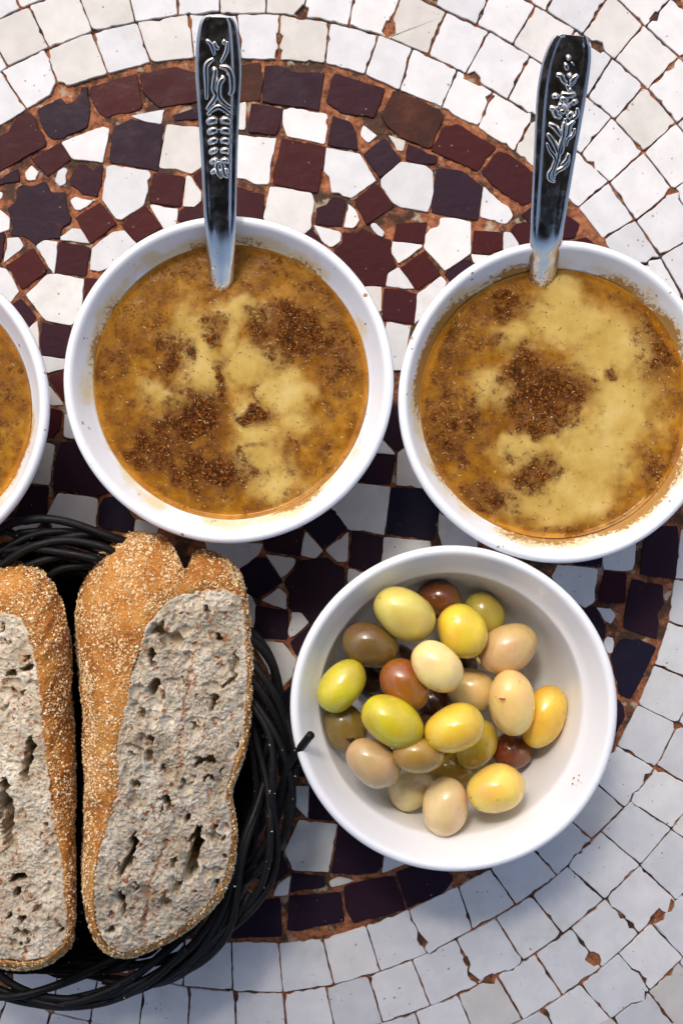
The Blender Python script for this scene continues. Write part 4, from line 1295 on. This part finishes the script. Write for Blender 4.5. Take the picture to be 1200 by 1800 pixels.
loose([(-20, 1745, .042), (60, 1765, .043), (150, 1765, .043), (250, 1738, .043), (330, 1692, .043), (400, 1630, .043), (440, 1570, .040)], SR * 1.1)

# ------------------------------------------------------------------ bread
M_CRUST = mat_crust(); M_CRUMB = mat_crumb()
M_GRAIN = mat_flecks('semolina', [(0.0, (0.30, 0.115, 0.022)), (0.35, (0.55, 0.29, 0.085)), (0.7, (0.76, 0.55, 0.28)), (1.0, (0.90, 0.80, 0.58))], 0.6)
def make_bread(pairs, plane, holes, seams, label, seed, ngrain, zmin=0.008):
    pr = np.array(pairs, float)
    N = 240
    lp = catmull(pr, N)
    C = lp[:, :2].copy(); S = lp[:, 2:]
    C += (np.stack([vnoise(C[:, 0] * 0.11, C[:, 1] * 0.11, seed), vnoise(C[:, 0] * 0.11 + 9, C[:, 1] * 0.11, seed + 1)], 1) - 0.5) * 7 * np.clip(np.linalg.norm(S - C, axis=1) / 25, 0.25, 1)[:, None]
    zf = lambda x, y: plane[0] + plane[1] * (x - plane[3]) + plane[2] * (y - 1350.0)
    rg = np.random.RandomState(seed)
    root = empty('bread_piece', (P(*C.mean(0), 0.0)[0], P(*C.mean(0), 0.0)[1], zmin))
    tag(root, label, 'bread', 'pieces of bread in the basket')
    # ---- cut face
    st = 1.45
    gx = np.arange(C[:, 0].min() - 2, C[:, 0].max() + 2, st); gy = np.arange(C[:, 1].min() - 2, C[:, 1].max() + 2, st)
    X, Y = np.meshgrid(gx, gy)
    ins = inside(X, Y, C)
    xs, ys = X[ins], Y[ins]
    dist = np.full(xs.shape, 1e9)
    for cx, cy in C: dist = np.minimum(dist, (xs - cx) ** 2 + (ys - cy) ** 2)
    dist = np.sqrt(dist)
    depth = (fbm(xs * 0.018, ys * 0.018, seed, 3) - 0.5) * 0.0042 + (fbm(xs * 0.07, ys * 0.07, seed + 4, 3) - 0.5) * 0.0007 + (fbm(xs * 0.30, ys * 0.30, seed + 8, 2) - 0.5) * 0.0002
    wx = xs + (fbm(xs * 0.10, ys * 0.10, seed + 12, 3) - 0.5) * 17; wy = ys + (fbm(xs * 0.10 + 30, ys * 0.10, seed + 13, 3) - 0.5) * 17
    carve = np.zeros_like(xs)
    torn = []
    for _ in range(46):                                       # smaller torn air pockets
        i = rg.randint(len(xs)); a_ = rg.uniform(2.6, 6.0)
        torn.append((xs[i], ys[i], a_, a_ * rg.uniform(0.8, 2.6), rg.uniform(-35, 35), rg.uniform(0.0012, 0.0034)))
    for (hx, hy, rx, ry, ang, dp) in holes + torn:
        ca, sa = cos(radians(ang)), sin(radians(ang))
        u = ((wx - hx) * ca + (wy - hy) * sa) / rx; v = (-(wx - hx) * sa + (wy - hy) * ca) / ry
        q = u * u + v * v
        carve = np.maximum(carve, 1.5 * dp * np.clip((1 - q) * 2.2, 0, 1) ** 0.7)
    # random pores of every size
    npore = int(len(xs) / 6)
    ii = rg.randint(len(xs), size=npore)
    order = np.argsort(ys); ysort = ys[order]
    for i in ii:
        rad = min(13.0, 1.25 + rg.pareto(3.0) * 1.15)
        el = rg.uniform(0.6, 1.7)
        lo, hi = np.searchsorted(ysort, [ys[i] - rad * 1.8, ys[i] + rad * 1.8])
        id2 = order[lo:hi]
        q = ((wx[id2] - wx[i]) / rad * el) ** 2 + ((wy[id2] - wy[i]) / rad / el) ** 2
        carve[id2] = np.maximum(carve[id2], rad * PX * (1.35 if rad < 3.0 else 0.85) * np.sqrt(np.clip(1 - q, 0, 1)))
    seam = np.zeros_like(xs)
    for sm in seams:
        q = catmull(sm, 40, closed=False)
        d = np.full(xs.shape, 1e9)
        for a, b in q: d = np.minimum(d, (wx - a) ** 2 + (wy - b) ** 2)
        d = np.sqrt(d)
        seam = np.maximum(seam, np.exp(-(d / 5.0) ** 2))
        carve = np.maximum(carve, 0.0016 * np.exp(-(d / 2.6) ** 2))
    carve *= smooth01(dist, 1.0, 9.0)
    zz = zf(xs, ys) + (depth - carve) * 1.0 + 0.0006 * smooth01(dist, 14, 0) * 0 + smooth01(dist, 0, 40) * 0.0012
    zz = zz - 0.0010 * (1 - smooth01(dist, 0, 5))
    idx = -np.ones(X.shape, int); idx[ins] = np.arange(len(xs))
    a, b, c, d = idx[:-1, :-1], idx[1:, :-1], idx[1:, 1:], idx[:-1, 1:]
    ok = (a >= 0) & (b >= 0) & (c >= 0) & (d >= 0)
    F = np.stack([a[ok], b[ok], c[ok], d[ok]], 1)
    zflat = zf(xs, ys)
    kk = PX * (CAM_H - zflat) / CAM_H                       # pores go straight down into the face
    V = np.stack([(xs - 600) * kk, -(ys - 900) * kk, zz], 1)
    o = fast_mesh('crumb_face', V, F, M_CRUMB)
    attr(o, 'seam', np.clip(seam * (0.4 + fbm(xs * 0.1, ys * 0.1, 3, 2)), 0, 1))
    attr(o, 'rim', np.exp(-dist / 4.5))
    reparent(o, root)
    # ---- crust
    wdt = np.linalg.norm(S - C, axis=1)
    K = 30
    rows = []
    nc = C.mean(0)
    for k in range(K):
        t = k / (K - 1)
        if t < 0.7:
            q = t / 0.7 * pi / 2
            e = sin(q); dn = 1 - cos(q)
            XY = C + (S - C) * e
            H = (0.006 + wdt * PX * 0.95)
            z = zf(C[:, 0], C[:, 1]) - 0.0004 - H * dn
        else:
            f = (t - 0.7) / 0.3
            XY = S + (nc - S) * 0.10 * f * f
            z0 = zf(C[:, 0], C[:, 1]) - 0.0004 - (0.006 + wdt * PX * 0.95)
            z = z0 + (zmin - z0) * f
        if k == 0:
            XY = C + (nc - C) / np.linalg.norm(nc - C, axis=1)[:, None] * 1.6; z = z - 0.0004
        z = np.maximum(z, zmin)
        rows.append(np.array([P(x, y, zz_) for (x, y), zz_ in zip(XY, z)]))
    G = np.array(rows)                                       # K,N,3
    du = np.roll(G, -1, 1) - np.roll(G, 1, 1)
    dv = np.gradient(G, axis=0)
    nr = np.cross(dv, du); nr /= np.linalg.norm(nr, axis=2)[:, :, None] + 1e-12
    mid = G.mean((0, 1)); flip = np.sign(np.sum(nr * (G - mid), 2).mean()); nr *= flip
    ppx = G[:, :, 0] / PX; ppy = G[:, :, 1] / PX + G[:, :, 2] / PX * 0.7
    lump = (fbm(ppx * 0.03, ppy * 0.03, seed + 20, 3) - 0.5) * 0.0034 + (fbm(ppx * 0.11, ppy * 0.11, seed + 24, 3) - 0.5) * 0.0014
    ramp = np.clip(np.arange(K) / 4.0, 0, 1)[:, None]
    G = G + nr * (lump * ramp * np.clip(wdt / 60.0, 0.2, 1.0)[None, :])[:, :, None]
    I = np.arange(K * N).reshape(K, N); J = np.roll(I, -1, 1)
    F = np.stack([I[:-1], J[:-1], J[1:], I[1:]], -1).reshape(-1, 4)
    V = G.reshape(-1, 3)
    F = F.tolist(); F.append([int(x) for x in I[-1]])
    o = mesh('crust', V, F, M_CRUST); reparent(o, root)
    # ---- semolina stuck to the crust
    A4 = G[:-1]; B4 = np.roll(G, -1, 1)[:-1]; D4 = G[1:]
    cr = np.cross(B4 - A4, D4 - A4); area = np.linalg.norm(cr, axis=2)
    wgt = area.copy(); wgt[24:] *= 0.15
    wgt *= 0.15 + smooth01(fbm(ppx[:-1] * 0.035, ppy[:-1] * 0.035, seed + 30, 4), 0.32, 0.62)
    pk = (wgt / wgt.sum()).ravel()
    ch = rg.choice(len(pk), size=ngrain, p=pk)
    Vg = np.empty((ngrain * 6, 3)); Fg = np.empty((ngrain * 8, 3), int); T = np.empty(ngrain * 6)
    oct_f = np.array([(0, 2, 4), (2, 1, 4), (1, 3, 4), (3, 0, 4), (2, 0, 5), (1, 2, 5), (3, 1, 5), (0, 3, 5)])
    for g, ci in enumerate(ch):
        k, i = divmod(int(ci), N)
        f1, f2 = rg.rand(), rg.rand()
        p = A4[k, i] + (B4[k, i] - A4[k, i]) * f1 + (D4[k, i] - A4[k, i]) * f2
        nn = nr[k, i]
        ax = rg.normal(size=3); ax -= nn * np.dot(ax, nn) * 0.85; ax /= np.linalg.norm(ax)
        b2 = np.cross(nn, ax); b2 /= np.linalg.norm(b2) + 1e-9; n3 = np.cross(ax, b2)
        L = 0.00020 + 0.00062 * rg.rand() ** 1.8; w = L * rg.uniform(0.42, 0.8)
        q = p + nn * w * 0.35
        Vg[g * 6:(g + 1) * 6] = [q + ax * L, q - ax * L, q + b2 * w, q - b2 * w, q + n3 * w, q - n3 * w]
        Fg[g * 8:(g + 1) * 8] = oct_f + g * 6
        T[g * 6:(g + 1) * 6] = rg.beta(1.7, 1.3)
    o = fast_mesh('semolina_grains', Vg, Fg, M_GRAIN, None, smooth=False); attr(o, 'tint', T); o['kind'] = 'stuff'
    reparent(o, root)
    return root

make_bread([(340,1040,326,1002),(366,1035,350,973),(396,1035,385,972),(421,1050,417,1002),(432,1100,436,1060),(436,1160,443,1150),(434,1230,442,1240),(428,1300,436,1302),(412,1350,420,1355),(400,1395,407,1398),
            (408,1450,416,1455),(405,1510,413,1515),(385,1565,393,1575),(337,1618,341,1626),(282,1654,284,1662),(220,1676,220,1683),(181,1658,177,1665),(165,1600,152,1610),(170,1520,146,1530),(188,1450,147,1440),
            (205,1390,147,1350),(204,1330,150,1260),(213,1270,140,1190),(225,1205,133,1120),(242,1150,140,1050),(260,1098,165,990),(282,1067,200,950),(304,1048,250,935),(324,1040,298,958)],
           (0.0700, -0.000105, 0.0, 250.0),
           [(342,1492,11,44,12,.016),(334,1530,10,20,40,.012),(232,1495,6,34,14,.010),(218,1525,5,20,20,.007),(213,1580,8,16,5,.010),(217,1600,5,12,0,.008),(293,1408,9,9,0,.009),(300,1420,6,8,0,.006),
            (278,1112,12,8,0,.006),(300,1125,24,14,0,.004),(266,1160,7,16,-10,.005),(270,1210,10,18,20,.005),(412,1170,4.5,26,8,.003),(402,1198,4.5,18,55,.003),(375,1235,8,14,20,.005),(385,1120,6,8,0,.004),(350,1340,14,8,-20,.005),
            (368,1338,12,7,0,.005),(262,1330,8,10,0,.004),(326,1440,8,10,0,.005),(240,1380,10,6,0,.004),(310,1560,9,10,0,.004),(290,1585,12,12,0,.003),(195,1635,8,8,0,.004),(378,1470,8,8,0,.003),(250,1255,6,12,0,.004)],
           [[(342,1130),(338,1170),(328,1215),(322,1250),(318,1300),(312,1360)],[(292,1480),(276,1520),(262,1560),(256,1600),(250,1640)]],
           'bread quarter with seeded crust on its left and open crumb facing right', 60, 27000)
make_bread([(0,1072,0,988),(30,1082,55,996),(50,1110,95,1030),(62,1160,118,1085),(72,1230,127,1160),(80,1310,128,1260),(90,1390,130,1360),(102,1470,130,1450),(115,1560,132,1550),(120,1620,131,1620),(112,1660,122,1666),
            (70,1690,72,1700),(10,1690,10,1702),(-80,1660,-80,1672),(-140,1580,-150,1590),(-160,1450,-170,1450),(-160,1300,-168,1300),(-140,1180,-150,1160),(-100,1100,-105,1060),(-50,1075,-50,1005)],
           (0.0690, 0.000105, 0.0, 80.0),
           [(52,1330,7,36,8,.014),(47,1355,7,18,0,.012),(8,1395,9,34,0,.014),(14,1440,10,40,0,.010),(32,1545,14,9,0,.012),(30,1568,9,8,0,.009),(20,1480,14,14,0,.006),(40,1615,8,10,0,.006),(40,1640,14,8,0,.004),(20,1185,12,6,0,.004),(45,1175,12,6,0,.004),(70,1600,10,8,0,.003),(-60,1300,20,60,0,.008),(-80,1500,14,40,0,.008)],
           [[(-40,1130),(-50,1250),(-45,1400),(-30,1550)]],
           'bread piece at the left edge with seeded crust on its right side', 71, 16000)

# grains fallen on the basket
rg = np.random.RandomState(77)
allp = np.concatenate(strand_pts)
ng = 200
Vg = []; Fg = []; T = []
oct_f = [(0, 2, 4), (2, 1, 4), (1, 3, 4), (3, 0, 4), (2, 0, 5), (1, 2, 5), (3, 1, 5), (0, 3, 5)]
cl = allp[rg.randint(len(allp), size=14)]
for g in range(ng):
    c0 = cl[rg.randint(14)] if rg.rand() < 0.7 else allp[rg.randint(len(allp))]
    near = allp[np.argmin(np.sum((allp - (c0 + np.append(rg.normal(size=2) * 0.007, 0.004))) ** 2, 1))]
    p = near + np.array([rg.uniform(-.0011, .0011), rg.uniform(-.0011, .0011), SR * 0.8])
    L = 0.00018 + 0.0004 * rg.rand() ** 2
    ax = rg.normal(size=3); ax /= np.linalg.norm(ax); b2 = np.cross(ax, [0.1, 0.3, 0.9]); b2 /= np.linalg.norm(b2); n3 = np.cross(ax, b2)
    base = len(Vg)
    Vg += [p + ax * L, p - ax * L, p + b2 * L * .6, p - b2 * L * .6, p + n3 * L * .6, p - n3 * L * .6]
    Fg += [tuple(i + base for i in f) for f in oct_f]
    T += [rg.uniform(0.5, 1.0)] * 6
o = fast_mesh('fallen_semolina', np.array(Vg), np.array(Fg), M_GRAIN, None, smooth=False); attr(o, 'tint', T)
tag(o, 'pale semolina grains scattered on the black basket strands', 'crumbs', kind='stuff')
AWX0, AWX1, AWY = -0.52, 0.52, 0.40  # extent of the added sheet, set by where its shade should fall
# ------------------------------------------------------------------ unseen sheet added to shade the near half of the table
M_SHADE_SHEET = mat_plain('shade_sheet_brown', (0.27, 0.23, 0.19), 0.85, 0.15, 60, 0.2, 0.2)  # tone of the added sheet, set for fill and spoon reflections
AW_Z, AW_Y = 0.95, AWY
aw = empty('added_shade_sheet', (0, -1.4, AW_Z))
tag(aw, 'added unseen brown canvas sheet shading the near half of the table', 'shade blocker')
xs = np.linspace(AWX0, AWX1, 30); ys = np.linspace(-1.4, AW_Y, 20)
V = []; F = []
for z0 in (0.0, -0.004):
    for y in ys:
        for x in xs:
            V.append((x, y, AW_Z + z0 + 0.10 * (AW_Y - y) / 1.4 * 0.3 - 0.012 * math.sin((x - AWX0) * 3.3) ** 2))
nx, ny = len(xs), len(ys)
for b in (0, nx * ny):
    for j in range(ny - 1):
        for i in range(nx - 1):
            a = b + j * nx + i
            F.append((a, a + 1, a + nx + 1, a + nx) if b == 0 else (a, a + nx, a + nx + 1, a + 1))
o = mesh('shade_sheet', V, F, M_SHADE_SHEET); reparent(o, aw)
V, F = tube(np.array([(AWX0, AW_Y, AW_Z - 0.02), (AWX1, AW_Y, AW_Z - 0.02)]), 0.014, 10)
o = mesh('sheet_edge_bar', V, F, M_SHADE_SHEET); reparent(o, aw)
